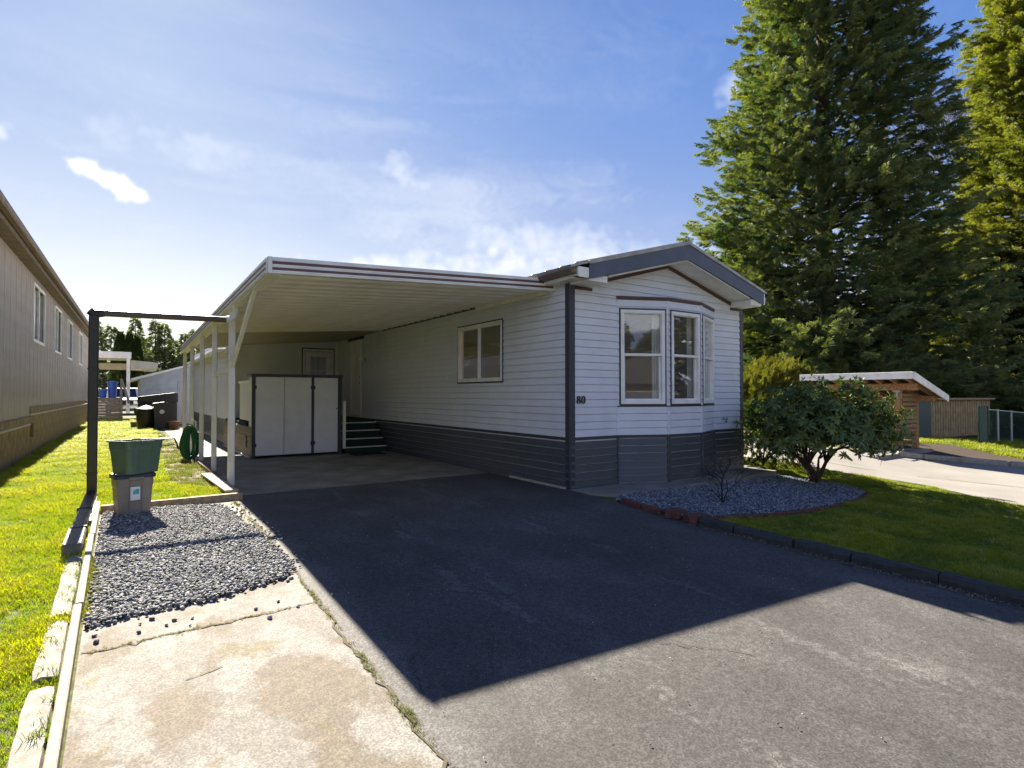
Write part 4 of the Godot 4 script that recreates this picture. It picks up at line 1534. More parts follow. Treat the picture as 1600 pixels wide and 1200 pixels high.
	for i in 4:
		var zf2 := -13.2 - i * 0.24
		var s := tool()
		box(s, Vector3(4.33, 0.013, zf2 - 0.24 if i < 3 else -14.115), Vector3(5.33, ys[i] - 0.02, zf2), 0.004)
		var sm := put("step", s, M.step_green, sp)
		var n := tool()
		box(n, Vector3(4.32, ys[i] - 0.019, zf2 - 0.21), Vector3(5.34, ys[i], zf2 + 0.015), 0.004)
		put("tread", n, M.step_green, sm)
		var ns := tool()
		box(ns, Vector3(4.32, ys[i] - 0.02, zf2 + 0.016), Vector3(5.34, ys[i] + 0.004, zf2 + 0.032), 0.004)
		put("nosing", ns, M.white_vinyl, sm)
	var nw := tool()
	box(nw, Vector3(4.255, 0.14, -13.2), Vector3(4.315, 1.24, -13.13), 0.006)
	put("newel", nw, M.white_vinyl, sp)
	var mt2 := tool()
	box(mt2, Vector3(4.35, 0.013, -13.12), Vector3(5.1, 0.026, -12.6), 0.004)
	tag(put("door_mat", mt2, M.rubber_mat), "dark mat lying at the foot of the entry steps", "mat")

# ---------------------------------------------------------------- the neighbour's side
func tote(called: String, label: String, at: Vector3, turn: float, w: float, d: float, h: float, taper: float, m: Material, lid: Material, sticker: bool) -> void:
	var t := thing(called, label, "storage tote", at, "stacked storage totes")
	t.rotation.y = turn
	var o := Transform3D()
	var st := tool()
	var rect := func(sx: float, sz: float, r: float, y: float) -> Array:
		var out := []
		for c in 4:
			var cx: float = (sx - r) * (1 if c in [0, 3] else -1)
			var cz: float = (sz - r) * (1 if c in [0, 1] else -1)
			for k in 5:
				var a := PI / 2 * (c + k / 4.0)
				out.append(Vector3(cx + cos(a) * r, y, cz + sin(a) * r))
		return out
	var lv := [[taper, 0.0], [taper + (1 - taper) * 0.7, h * 0.72], [taper + (1 - taper) * 0.7 + 0.03, h * 0.735], [1.0, h * 0.95], [1.07, h * 0.95], [1.07, h], [1.03, h], [0.97, h * 0.98], [taper * 0.97, 0.012]]
	for i in lv.size() - 1:
		var r0: Array = rect.call(w / 2 * float(lv[i][0]), d / 2 * float(lv[i][0]), 0.05, float(lv[i][1]))
		var r1: Array = rect.call(w / 2 * float(lv[i + 1][0]), d / 2 * float(lv[i + 1][0]), 0.05, float(lv[i + 1][1]))
		for k in r0.size():
			var k2 := (k + 1) % r0.size()
			quad(st, r0[k2], r0[k], r1[k], r1[k2])
	var bot: Array = rect.call(w / 2 * taper * 0.97, d / 2 * taper * 0.97, 0.05, 0.012)
	for k in range(1, bot.size() - 1):
		tri(st, bot[0], bot[k], bot[k + 1])
	var body := put("tub", st, m, t)
	body.position = Vector3.ZERO
	for s in [-1.0, 1.0]:
		for x in [-0.13, 0.13]:
			var rb := tool()
			var z0: float = s * d / 2 * (taper + 0.02)
			var z1: float = s * d / 2 * 1.0
			bar(rb, Vector3(x * w / 0.5 * 0.62, 0.02, z0), Vector3(x * w / 0.5 * 0.66, h * 0.93, z1 * 1.01), 0.012, 0.012, 0.004, Vector3(0, 0, 1))
			put("rib", rb, m, t).position = Vector3.ZERO
	for s in [-1.0, 1.0]:
		var hd := tool()
		box(hd, Vector3(-0.075, h * 0.9, s * d / 2 * 1.0 - 0.02), Vector3(0.075, h * 0.985, s * d / 2 * 1.0 + 0.03), 0.01)
		put("handle", hd, m, t).position = Vector3.ZERO
	if lid:
		var l := tool()
		var steps := [[1.1, h - 0.02], [1.1, h + 0.012], [1.05, h + 0.026], [0.92, h + 0.026], [0.9, h + 0.018]]
		for i in steps.size() - 1:
			var r0: Array = rect.call(w / 2 * float(steps[i][0]), d / 2 * float(steps[i][0]), 0.05, float(steps[i][1]))
			var r1: Array = rect.call(w / 2 * float(steps[i + 1][0]), d / 2 * float(steps[i + 1][0]), 0.05, float(steps[i + 1][1]))
			for k in r0.size():
				var k2 := (k + 1) % r0.size()
				quad(l, r0[k2], r0[k], r1[k], r1[k2])
		var tp: Array = rect.call(w / 2 * 0.9, d / 2 * 0.9, 0.05, h + 0.018)
		for k in range(1, tp.size() - 1):
			tri(l, tp[0], tp[k + 1], tp[k])
		put("lid", l, lid, t).position = Vector3.ZERO
	if sticker:
		var s := tool()
		var zf := d / 2 * 0.955 + 0.008
		box(s, Vector3(-0.055, h * 0.36, zf - 0.012), Vector3(0.04, h * 0.72, zf + 0.004), 0.002)
		var sm := put("sticker", s, M.sticker_white, t)
		sm.position = Vector3.ZERO
		var s2 := tool()
		box(s2, Vector3(-0.03, h * 0.52, zf + 0.0042), Vector3(0.028, h * 0.63, zf + 0.0062), 0.001)
		box(s2, Vector3(-0.008, h * 0.6, zf + 0.0062), Vector3(0.03, h * 0.66, zf + 0.008), 0.001)
		put("sticker_print", s2, M.sticker_teal, sm).position = Vector3.ZERO

func build_neighbour_side() -> void:
	# the long brown building
	var nb := thing("neighbour_building", "long grey brown building with ribbed wall, brown skirt and white windows", "building", Vector3(-1.7, 0, -20.0))
	var a := Vector3(-1.96, 0, -6.0)
	var b := Vector3(-1.40, 0, -36.0)
	var f := (b - a).normalized()
	var xf := wall_xf(a, b)
	# its openings, by distance from a
	var uz := func(z: float) -> float: return (z - a.z) / f.z
	var wins := [[-17.45, -19.25], [-21.6, -23.2], [-25.3, -26.9], [-30.0, -31.6]]
	var holes := []
	for w in wins:
		holes.append([uz.call(w[0]), uz.call(w[1]), 2.72, 3.98])
	var l := (b - a).length()
	var wl := put("wall", wall_core(a, b, 0.0, 4.2, 0.12, holes), M.neighbour_siding, nb)
	# raised ribs of the metal siding, seam by seam
	var u := 0.0
	var k := 0
	while u < l - 0.2:
		var wpan := 0.61
		var st := tool()
		for r in 8:
			var ur := u + r * wpan / 8.0
			var spans := [[0.9, 4.2]]
			for h in holes:
				if ur + 0.03 > h[0] - 0.06 and ur - 0.01 < h[1] + 0.06:
					spans = [[0.9, float(h[2]) - 0.06], [float(h[3]) + 0.06, 4.2]]
			for s in spans:
				box(st, Vector3(0.0, s[0], ur), Vector3(0.012 if r > 0 else 0.02, s[1], ur + (0.03 if r > 0 else 0.045)), 0.003, xf)
		put("wall_panel", st, M.neighbour_siding, wl)
		u += wpan
		k += 1
	for h in holes:
		var fr := tool()
		ring(fr, xf, h[0], h[1], h[2], h[3], 0.07, -0.05, 0.035)
		box(fr, Vector3(-0.04, h[2], (h[0] + h[1]) / 2 - 0.03), Vector3(0.02, h[3], (h[0] + h[1]) / 2 + 0.03), 0.004, xf)
		var wm := put("window", fr, M.white_vinyl, nb)
		var pn := tool()
		quad(pn, xf * Vector3(-0.02, h[2], h[0]), xf * Vector3(-0.02, h[2], h[1]), xf * Vector3(-0.02, h[3], h[1]), xf * Vector3(-0.02, h[3], h[0]))
		put("pane", pn, M.glass_dark, wm)
	# skirt boards, stepped where the ground falls
	var step_u: float = uz.call(-17.0)
	var us := 0.0
	while us < l - 0.05:
		var top := 0.70 if us < step_u else 0.92
		var sb := tool()
		box(sb, Vector3(0.0, -0.1, us), Vector3(0.03, top - 0.01, minf(us + 0.298, l)), 0.004, xf)
		put("skirt_board", sb, M.neighbour_skirt, nb)
		us += 0.3
	for s in [[0.0, step_u, 0.76], [step_u, l, 0.98]]:
		var cap := tool()
		box(cap, Vector3(0.0, s[2] - 0.07, s[0]), Vector3(0.05, s[2] - 0.03, s[1]), 0.004, xf)
		put("skirt_cap", cap, M.neighbour_siding, nb)
		var band := tool()
		box(band, Vector3(0.0, s[2] - 0.03, s[0]), Vector3(0.036, s[2] + 0.13, s[1]), 0.004, xf)
		put("skirt_band", band, M.neighbour_skirt, nb)
	var hb := tool()
	box(hb, Vector3(0.03, 0.42, step_u + 0.1), Vector3(0.09, 0.72, step_u + 0.35), 0.01, xf)
	put("meter_box", hb, M.neighbour_skirt, nb)
	# eave
	var ev := tool()
	box(ev, Vector3(-0.02, 4.2, -0.2), Vector3(0.24, 4.22, l), 0.0, xf)
	box(ev, Vector3(0.2, 4.222, -0.2), Vector3(0.25, 4.4, l), 0.005, xf)
	put("eave", ev, M.neighbour_fascia, nb)
	var gt := tool()
	box(gt, Vector3(0.252, 4.28, -0.2), Vector3(0.37, 4.42, l), 0.02, xf)
	put("gutter", gt, M.neighbour_fascia, nb)
	var rf := tool()
	quad(rf, xf * Vector3(0.26, 4.41, -0.2), xf * Vector3(0.26, 4.41, l), xf * Vector3(-3.5, 4.95, l), xf * Vector3(-3.5, 4.95, -0.2))
	quad(rf, xf * Vector3(-3.5, 4.95, -0.2), xf * Vector3(-3.5, 4.95, l), xf * Vector3(-7.2, 4.41, l), xf * Vector3(-7.2, 4.41, -0.2))
	put("roof", rf, M.neighbour_fascia, nb)
	var fa := tool()
	box(fa, Vector3(-7.0, 0.0, -0.1), Vector3(-0.121, 4.2, 0.0), 0.0, xf)
	box(fa, Vector3(-7.0, 0.0, l), Vector3(-0.121, 4.2, l + 0.1), 0.0, xf)
	box(fa, Vector3(-7.1, 0.0, -0.1), Vector3(-7.0, 4.2, l + 0.1), 0.0, xf)
	put("end_wall", fa, M.neighbour_siding, nb)

	# black downspout with its cross pipe from the carport gutter and the run along the grass
	var ds := thing("downspout", "black square downspout with cross pipe from the carport and run along the grass", "downspout", Vector3(-0.31, 0, -9.3))
	var st := tool()
	box(st, Vector3(-0.365, 0.08, -9.36), Vector3(-0.255, 2.44, -9.25), 0.012)
	put("upright", st, M.pipe_black, ds)
	st = tool()
	tube(st, [Vector3(-0.36, 2.5, -9.3), Vector3(-0.31, 2.46, -9.3), Vector3(-0.2, 2.475, -9.3)], [0.05, 0.06, 0.045], 8)
	put("elbow", st, M.pipe_black, ds)
	st = tool()
	tube(st, [Vector3(-0.25, 2.475, -9.3), Vector3(1.28, 2.50, -9.3)], [0.042], 12)
	put("cross_pipe", st, mat("pipe_brown", Color(0.1, 0.075, 0.07), 0.4), ds)
	st = tool()
	var arc := []
	for i in 9:
		var t := i / 8.0 * PI / 2
		arc.append(Vector3(1.26 + 0.13 * sin(t), 2.5 + 0.13 * (1 - cos(t)), -9.3))
	arc.append(Vector3(1.39, 2.72, -9.3))
	tube(st, arc, [0.05], 12)
	put("gutter_elbow", st, M.white_vinyl, ds)
	for y in [0.35, 1.06, 1.72]:
		st = tool()
		box(st, Vector3(-0.372, y, -9.367), Vector3(-0.248, y + 0.03, -9.243), 0.008)
		put("strap", st, M.pipe_black, ds)
	st = tool()
	bar(st, Vector3(-0.31, 0.09, -9.27), Vector3(-0.335, 0.075, -6.85), 0.12, 0.085, 0.012)
	for q in 5:
		bar(st, Vector3(-0.355 + q * 0.022, 0.134, -9.2), Vector3(-0.38 + q * 0.022, 0.119, -6.86), 0.01, 0.008, 0.003)
	put("ground_run", st, M.pipe_black, ds)
	st = tool()
	bar(st, Vector3(-0.335, 0.075, -6.9), Vector3(-0.34, 0.06, -6.2), 0.145, 0.1, 0.012)
	for q in 6:
		bar(st, Vector3(-0.395 + q * 0.022, 0.126, -6.88), Vector3(-0.4 + q * 0.022, 0.111, -6.22), 0.01, 0.008, 0.003)
	put("outlet", st, M.pipe_grey, ds)
	for z in [-8.0, -6.88]:
		st = tool()
		box(st, Vector3(-0.4, 0.02, z - 0.03), Vector3(-0.255, 0.135, z + 0.03), 0.01)
		put("coupling", st, M.pipe_black, ds)

	# edging
	var et := tool()
	for s in 6:
		var z0 := -8.75 + s * 2.0
		var z1 := minf(z0 + 1.985, 3.0)
		if z0 >= 3.0:
			break
		var eb := tool()
		bar(eb, Vector3(-0.225, ground_y(0, z0) + 0.025, z0), Vector3(-0.218, ground_y(0, z1) + 0.025, z1), 0.045, 0.1, 0.006)
		tag(put("edging_board", eb, M.pale_timber), ["weathered edging board behind the grey tote, by the downspout foot", "weathered edging board beside the gravel patch", "weathered edging board along the first concrete block", "weathered edging board along the lower concrete blocks", "weathered edging board nearest the street end of the apron", "short edging board out by the street"][s], "edging board", "edging boards along the apron")
	var e2 := tool()
	bar(e2, Vector3(-0.262, 0.03, -9.2), Vector3(-0.262, 0.02, -7.5), 0.03, 0.1, 0.005)
	tag(put("edging_board", e2, M.white_metal), "thin white strip of edging between downspout run and timber", "edging board")
	var bl := [[-6.15, -4.72, 0.06, "long pale concrete block below the downspout outlet"], [-4.62, -3.82, 0.02, "middle pale concrete block with grass over its edge"], [-3.72, -2.7, -0.02, "lowest pale concrete block at the apron's corner"]]
	for q in bl:
		var pb := tool()
		var y: float = ground_y(0, q[1])
		rough_block(pb, Vector3(-0.318, ground_y(0, q[0]) - 0.04, q[0]), Vector3(-0.316, y - 0.035, q[1]), 0.13, 0.15, 0.0025, rng)
		tag(put("concrete_block", pb, M.paver), q[3], "concrete block", "concrete blocks beside the apron")
	# timber across the back of the gravel, and the loose plank by the posts
	var tb := tool()
	bar(tb, Vector3(-0.19, 0.045, -8.22), Vector3(1.33, 0.045, -8.26), 0.1, 0.11, 0.008)
	tag(put("border_timber", tb, M.raw_timber), "tan landscape timber between the lawn and the gravel patch", "timber")
	var pl := tool()
	bar(pl, Vector3(1.26, 0.075, -8.62), Vector3(1.2, 0.05, -10.9), 0.17, 0.035, 0.005)
	tag(put("loose_plank", pl, M.pale_timber), "pale plank lying beside the front carport post", "plank")
	var pl2 := tool()
	bar(pl2, Vector3(1.3, 0.04, -11.0), Vector3(1.27, 0.04, -13.2), 0.05, 0.07, 0.005)
	tag(put("loose_plank", pl2, M.raw_timber), "narrow plank between the second and third carport posts", "plank")

	tote("grey_tote", "grey lidded tote with a sticker, under the green tote", Vector3(0.115, 0.045, -7.93), 0.22, 0.37, 0.30, 0.42, 0.86, M.tote_grey, M.tote_lid, true)
	tote("green_tote", "open green tote stacked on the grey one", Vector3(0.145, 0.495, -7.92), 0.62, 0.45, 0.34, 0.38, 0.84, M.tote_green, null, false)

	# hose on its standpipe, step stool
	var hs := thing("garden_hose", "coiled green garden hose hung beside the carport posts", "hose", Vector3(1.22, 0, -13.75))
	st = tool()
	for c in 34:
		var pts := []
		var r := RandomNumberGenerator.new()
		r.seed = 300 + c
		var wx := r.randf_range(0.03, 0.17)
		var hy := r.randf_range(0.27, 0.36)
		var ox := r.randf_range(-0.03, 0.03)
		var oz := r.randf_range(-0.07, 0.07)
		for i in 21:
			var t := TAU * i / 20.0
			pts.append(Vector3(1.2 + ox + wx * sin(t) * (1.0 - 0.25 * cos(t)), 0.39 + r.randf_range(-0.01, 0.01) + hy * cos(t), -13.75 + oz + 0.04 * sin(2 * t + c)))
		tube(st, pts, [0.013], 7, false)
	put("coil", st, M.hose_green, hs)
	st = tool()
	tube(st, [Vector3(1.3, 0.0, -13.72), Vector3(1.3, 0.82, -13.72), Vector3(1.22, 0.86, -13.72)], [0.02], 8)
	tube(st, [Vector3(1.3, 0.62, -13.72), Vector3(1.42, 0.62, -13.7)], [0.018], 8)
	put("standpipe", st, M.white_vinyl, hs)
	var so := thing("step_stool", "small black metal step stool standing in the thin grass", "stool", Vector3(0.95, 0, -16.6))
	for s in [0.0, 0.32]:
		st = tool()
		tube(st, [Vector3(0.72, 0.0, -16.45 - s), Vector3(0.78, 0.22, -16.5 - s), Vector3(0.82, 0.3, -16.5 - s), Vector3(1.1, 0.3, -16.5 - s), Vector3(1.14, 0.22, -16.5 - s), Vector3(1.2, 0.0, -16.45 - s)], [0.014], 8)
		put("leg_frame", st, M.black_plastic, so)
	st = tool()
	box(st, Vector3(0.8, 0.29, -16.85), Vector3(1.12, 0.312, -16.47), 0.006)
	box(st, Vector3(0.78, 0.13, -16.52), Vector3(1.14, 0.15, -16.46), 0.004)
	put("tread", st, M.black_plastic, so)

	# bins by the grey shed
	var cm := thing("rain_barrel", "round black barrel with a domed lid by the shed", "barrel", Vector3(0.83, 0, -27.3))
	st = tool()
	lathe(st, [Vector2(0.3, 0.0), Vector2(0.34, 0.35), Vector2(0.35, 0.72), Vector2(0.365, 0.74), Vector2(0.365, 0.8)], Vector3(0.83, 0, -27.3), 28)
	put("drum", st, M.black_plastic, cm)
	st = tool()
	lathe(st, [Vector2(0.375, 0.78), Vector2(0.375, 0.82), Vector2(0.2, 0.9), Vector2(0.06, 0.95), Vector2(0.0, 0.955)], Vector3(0.83, 0, -27.3), 28)
	put("lid", st, M.black_plastic, cm)
	var wb := thing("wheelie_bin", "dark grey wheeled bin with a pale emblem on its front", "bin", Vector3(1.35, 0, -26.9))
	st = tool()
	extrude(st, PackedVector2Array([Vector2(-0.22, 0.03), Vector2(0.2, 0.03), Vector2(0.3, 0.98), Vector2(-0.26, 0.98)]), Transform3D(Basis(), Vector3(1.32, 0, -27.2)), 0.5)
	put("body", st, M.bin_grey, wb)
	st = tool()
	extrude(st, PackedVector2Array([Vector2(-0.3, 0.98), Vector2(0.42, 0.98), Vector2(0.4, 1.03), Vector2(0.1, 1.09), Vector2(-0.28, 1.04)]), Transform3D(Basis(), Vector3(1.32, 0, -27.24)), 0.58)
	put("lid", st, M.bin_grey, wb)
	for z in [-27.2, -26.72]:
		st = tool()
		lathe(st, [Vector2(0.05, 0.0), Vector2(0.13, 0.005), Vector2(0.13, 0.05), Vector2(0.05, 0.055)], Vector3.ZERO, 18)
		var wm := put("wheel", st, M.tyre, wb)
		wm.transform = Transform3D(Basis(Vector3.RIGHT, Vector3(0, 0, 1), Vector3(0, -1, 0)), Vector3(1.58, 0.13, z) - wb.position)
	st = tool()
	lathe(st, [Vector2(0.0, 0.0), Vector2(0.09, 0.0), Vector2(0.09, 0.004), Vector2(0.0, 0.005)], Vector3.ZERO, 9)
	put("emblem", st, M.sticker_white, wb).transform = Transform3D(Basis(Vector3.RIGHT, Vector3(0, 0, 1), Vector3(0, -1, 0)), Vector3(1.34, 0.7, -26.698) - wb.position)
	var hb2 := thing("black_storage_box", "large black storage box with glossy sloping lid behind the bins", "storage box", Vector3(1.3, 0, -28.8))
	st = tool()
	box(st, Vector3(0.58, 0.0, -29.3), Vector3(1.98, 1.05, -28.3), 0.03)
	put("body", st, M.black_plastic, hb2)
	st = tool()
	extrude(st, PackedVector2Array([Vector2(0.55, 1.055), Vector2(2.0, 1.055), Vector2(2.0, 1.42), Vector2(1.9, 1.47), Vector2(0.6, 1.3), Vector2(0.55, 1.26)]), Transform3D(Basis(), Vector3(0, 0, -29.34)), 1.08)
	put("lid", st, M.black_plastic, hb2)
	var po := thing("flower_pot", "terracotta flower pot beside the wheeled bin", "flower pot", Vector3(1.72, 0, -26.2))
	st = tool()
	lathe(st, [Vector2(0.13, 0.0), Vector2(0.19, 0.26), Vector2(0.21, 0.27), Vector2(0.21, 0.33), Vector2(0.18, 0.33), Vector2(0.17, 0.29), Vector2(0.0, 0.28)], Vector3(1.72, 0, -26.2), 22)
	put("pot", st, M.terracotta, po)

	# grey shed behind them
	var sh := thing("garden_shed", "blue grey gabled shed with a plain door behind the black bins", "shed", Vector3(2.8, 0, -33.0))
	var s0 := Vector3(0.68, 0, -31.0)
	var s1 := Vector3(4.94, 0, -31.0)
	var sw := put("front_wall", wall_core(s0, s1, 0.0, 2.1, 0.08, []), M.siding_blue, sh)
	siding(sw, s0, s1, 0.05, 2.75, 0.2, [[1.48, 2.38, 0.0, 2.04]], M.siding_blue, func(v: float) -> Array:
		var half := 2.13 if v < 2.08 else (2.78 - v) / 0.325
		return [2.13 - half, 2.13 + half])
	st = tool()
	extrude(st, PackedVector2Array([Vector2(0.68, 2.1), Vector2(4.94, 2.1), Vector2(2.81, 2.77)]), Transform3D(Basis(), Vector3(0, 0, -31.08)), 0.08)
	put("gable", st, M.siding_blue, sh)
	st = tool()
	box(st, Vector3(2.16, 0.02, -30.985), Vector3(3.06, 2.04, -30.96), 0.006)
	put("door", st, mat("shed_door", Color(0.3, 0.3, 0.33), 0.5), sh)
	st = tool()
	box(st, Vector3(2.7, 2.16, -30.98), Vector3(3.0, 2.42, -30.955), 0.006)
	put("vent", st, M.white_vinyl, sh)
	put("side_wall", wall_core(Vector3(0.68, 0, -35.0), Vector3(0.68, 0, -31.08), 0.0, 2.1, 0.08, []), M.siding_blue, sh)
	put("side_wall", wall_core(Vector3(4.94, 0, -31.08), Vector3(4.94, 0, -35.0), 0.0, 2.1, 0.08, []), M.siding_blue, sh)
	put("rear_wall", wall_core(Vector3(4.86, 0, -35.0), Vector3(0.76, 0, -35.0), 0.0, 2.1, 0.08, []), M.siding_blue, sh)
	st = tool()
	extrude(st, PackedVector2Array([Vector2(0.36, 2.0), Vector2(2.81, 2.79), Vector2(2.81, 2.87), Vector2(0.36, 2.12)]), Transform3D(Basis(), Vector3(0, 0, -35.2)), 4.45)
	put("roof_slope", st, M.white_metal, sh)
	st = tool()
	extrude(st, PackedVector2Array([Vector2(2.812, 2.79), Vector2(5.26, 2.0), Vector2(5.26, 2.12), Vector2(2.812, 2.87)]), Transform3D(Basis(), Vector3(0, 0, -35.2)), 4.45)
	put("roof_slope", st, M.white_metal, sh)

	# the next plot: awnings, deck with stairs and blue bins, pickup
	var aw := thing("cream_awning", "cream flat awning on a white post over the grey deck", "awning", Vector3(-1.0, 0, -42.0))
	st = tool()
	box(st, Vector3(-4.5, 3.55, -44.0), Vector3(0.42, 3.62, -40.0), 0.0)
	put("roof_panel", st, M.awning_cream, aw)
	st = tool()
	box(st, Vector3(-4.5, 3.48, -39.998), Vector3(0.45, 3.86, -39.93), 0.01)
	put("fascia", st, M.white_metal, aw)
	st = tool()
	box(st, Vector3(-4.5, 2.95, -43.9), Vector3(0.3, 3.35, -43.8), 0.01)
	put("beam", st, M.awning_cream, aw)
	st = tool()
	box(st, Vector3(0.22, 0.3, -40.1), Vector3(0.4, 3.5, -39.95), 0.01)
	put("post", st, M.white_metal, aw)
	var aw2 := thing("cream_awning", "low cream awning reaching past the white post towards the shed", "awning", Vector3(1.0, 0, -44.0))
	st = tool()
	extrude(st, PackedVector2Array([Vector2(0.45, 2.95), Vector2(1.75, 2.85), Vector2(1.85, 3.32), Vector2(0.45, 3.45)]), Transform3D(Basis(), Vector3(0, 0, -44.0)), 3.0)
	put("canopy", st, M.awning_cream, aw2)
	var dk := thing("grey_deck", "weathered grey deck with board front under the cream awning", "deck", Vector3(-1.0, 0, -41.0))
	for i in 7:
		st = tool()
		box(st, Vector3(-3.0, 0.02 + i * 0.165, -40.06 - i * 0.002), Vector3(0.06, 0.17 + i * 0.165, -40.02), 0.006)
		put("plank", st, M.weathered_wood, dk)
	st = tool()
	box(st, Vector3(-3.0, 1.16, -43.5), Vector3(0.1, 1.2, -40.0), 0.006)
	put("floor", st, M.weathered_wood, dk)
	for x in [-0.02, -2.4]:
		st = tool()
		bar(st, Vector3(x, 0.1, -39.98), Vector3(x, 2.3, -39.98), 0.12, 0.12, 0.01)
		put("post", st, M.weathered_wood, dk)
	st = tool()
	bar(st, Vector3(0.0, 2.25, -40.0), Vector3(0.35, 0.9, -38.9), 0.08, 0.14, 0.01)
	put("handrail", st, M.weathered_wood, dk)
	for q in [[-0.45, 1.2, -40.9, 0.5, 1.0, "tall blue bin standing on the grey deck"], [-0.9, 1.2, -40.7, 0.4, 0.5, "low blue bin beside the tall one on the deck"]]:
		var bb := thing("blue_bin", q[5], "bin", Vector3(q[0], q[1], q[2]), "blue bins on the grey deck")
		st = tool()
		lathe(st, [Vector2(q[3] * 0.38, 0.0), Vector2(q[3] * 0.5, q[4] * 0.86), Vector2(q[3] * 0.54, q[4] * 0.86)], Vector3(q[0], q[1], q[2]), 18)
		put("body", st, M.blue_plastic, bb)
		st = tool()
		lathe(st, [Vector2(q[3] * 0.56, q[4] * 0.86), Vector2(q[3] * 0.56, q[4] * 0.95), Vector2(0.0, q[4])], Vector3(q[0], q[1], q[2]), 18)
		put("lid", st, M.blue_plastic, bb)
	build_pickup()

func build_pickup() -> void:
	var tk := thing("pickup_truck", "white pickup truck parked behind the white awning post", "truck", Vector3(0.2, 0, -47.0))
	var z0 := -46.0
	var x0 := -0.85
	var w := 1.85
	var st := tool()
	# body swept across its width; the front looks at the camera
	var side := [Vector2(0.0, 0.45), Vector2(0.05, 1.05), Vector2(1.3, 1.18), Vector2(1.35, 1.18), Vector2(1.9, 1.82), Vector2(3.2, 1.85), Vector2(3.4, 1.2), Vector2(5.2, 1.2), Vector2(5.25, 0.5)]
	var poly := PackedVector2Array()
	for p in side:
		poly.append(Vector2(p.x, p.y))
	extrude(st, poly, Transform3D(Basis(Vector3(0, 0, -1), Vector3.UP, Vector3(1, 0, 0)), Vector3(x0, 0, z0)), w)
	put("body", st, M.car_white, tk)
	st = tool()
	quad(st, Vector3(x0 + 0.12, 1.22, z0 - 1.37), Vector3(x0 + w - 0.12, 1.22, z0 - 1.37), Vector3(x0 + w - 0.2, 1.77, z0 - 1.83), Vector3(x0 + 0.2, 1.77, z0 - 1.83))
	put("windscreen", st, M.glass_dark, tk)
	st = tool()
	box(st, Vector3(x0 + 0.35, 0.68, z0), Vector3(x0 + w - 0.35, 0.98, z0 + 0.03), 0.01)
	put("grille", st, M.black_plastic, tk)
	st = tool()
	box(st, Vector3(x0 - 0.02, 0.45, z0 + 0.0), Vector3(x0 + w + 0.02, 0.62, z0 + 0.1), 0.02)
	put("bumper", st, M.chrome, tk)
	for x in [x0 + 0.08, x0 + w - 0.34]:
		st = tool()
		box(st, Vector3(x, 0.74, z0), Vector3(x + 0.26, 0.95, z0 + 0.035), 0.015)
		put("headlight", st, M.chrome, tk)
	for x in [x0, x0 + w - 0.24]:
		for z in [z0 - 0.9, z0 - 4.2]:
			st = tool()
			lathe(st, [Vector2(0.0, 0.0), Vector2(0.3, 0.0), Vector2(0.38, 0.03), Vector2(0.38, 0.22), Vector2(0.3, 0.25), Vector2(0.0, 0.25)], Vector3.ZERO, 22)
			put("wheel", st, M.tyre, tk).transform = Transform3D(Basis(Vector3(0, -1, 0), Vector3(1, 0, 0), Vector3(0, 0, 1)), Vector3(x - 0.005, 0.38, z) - tk.position)

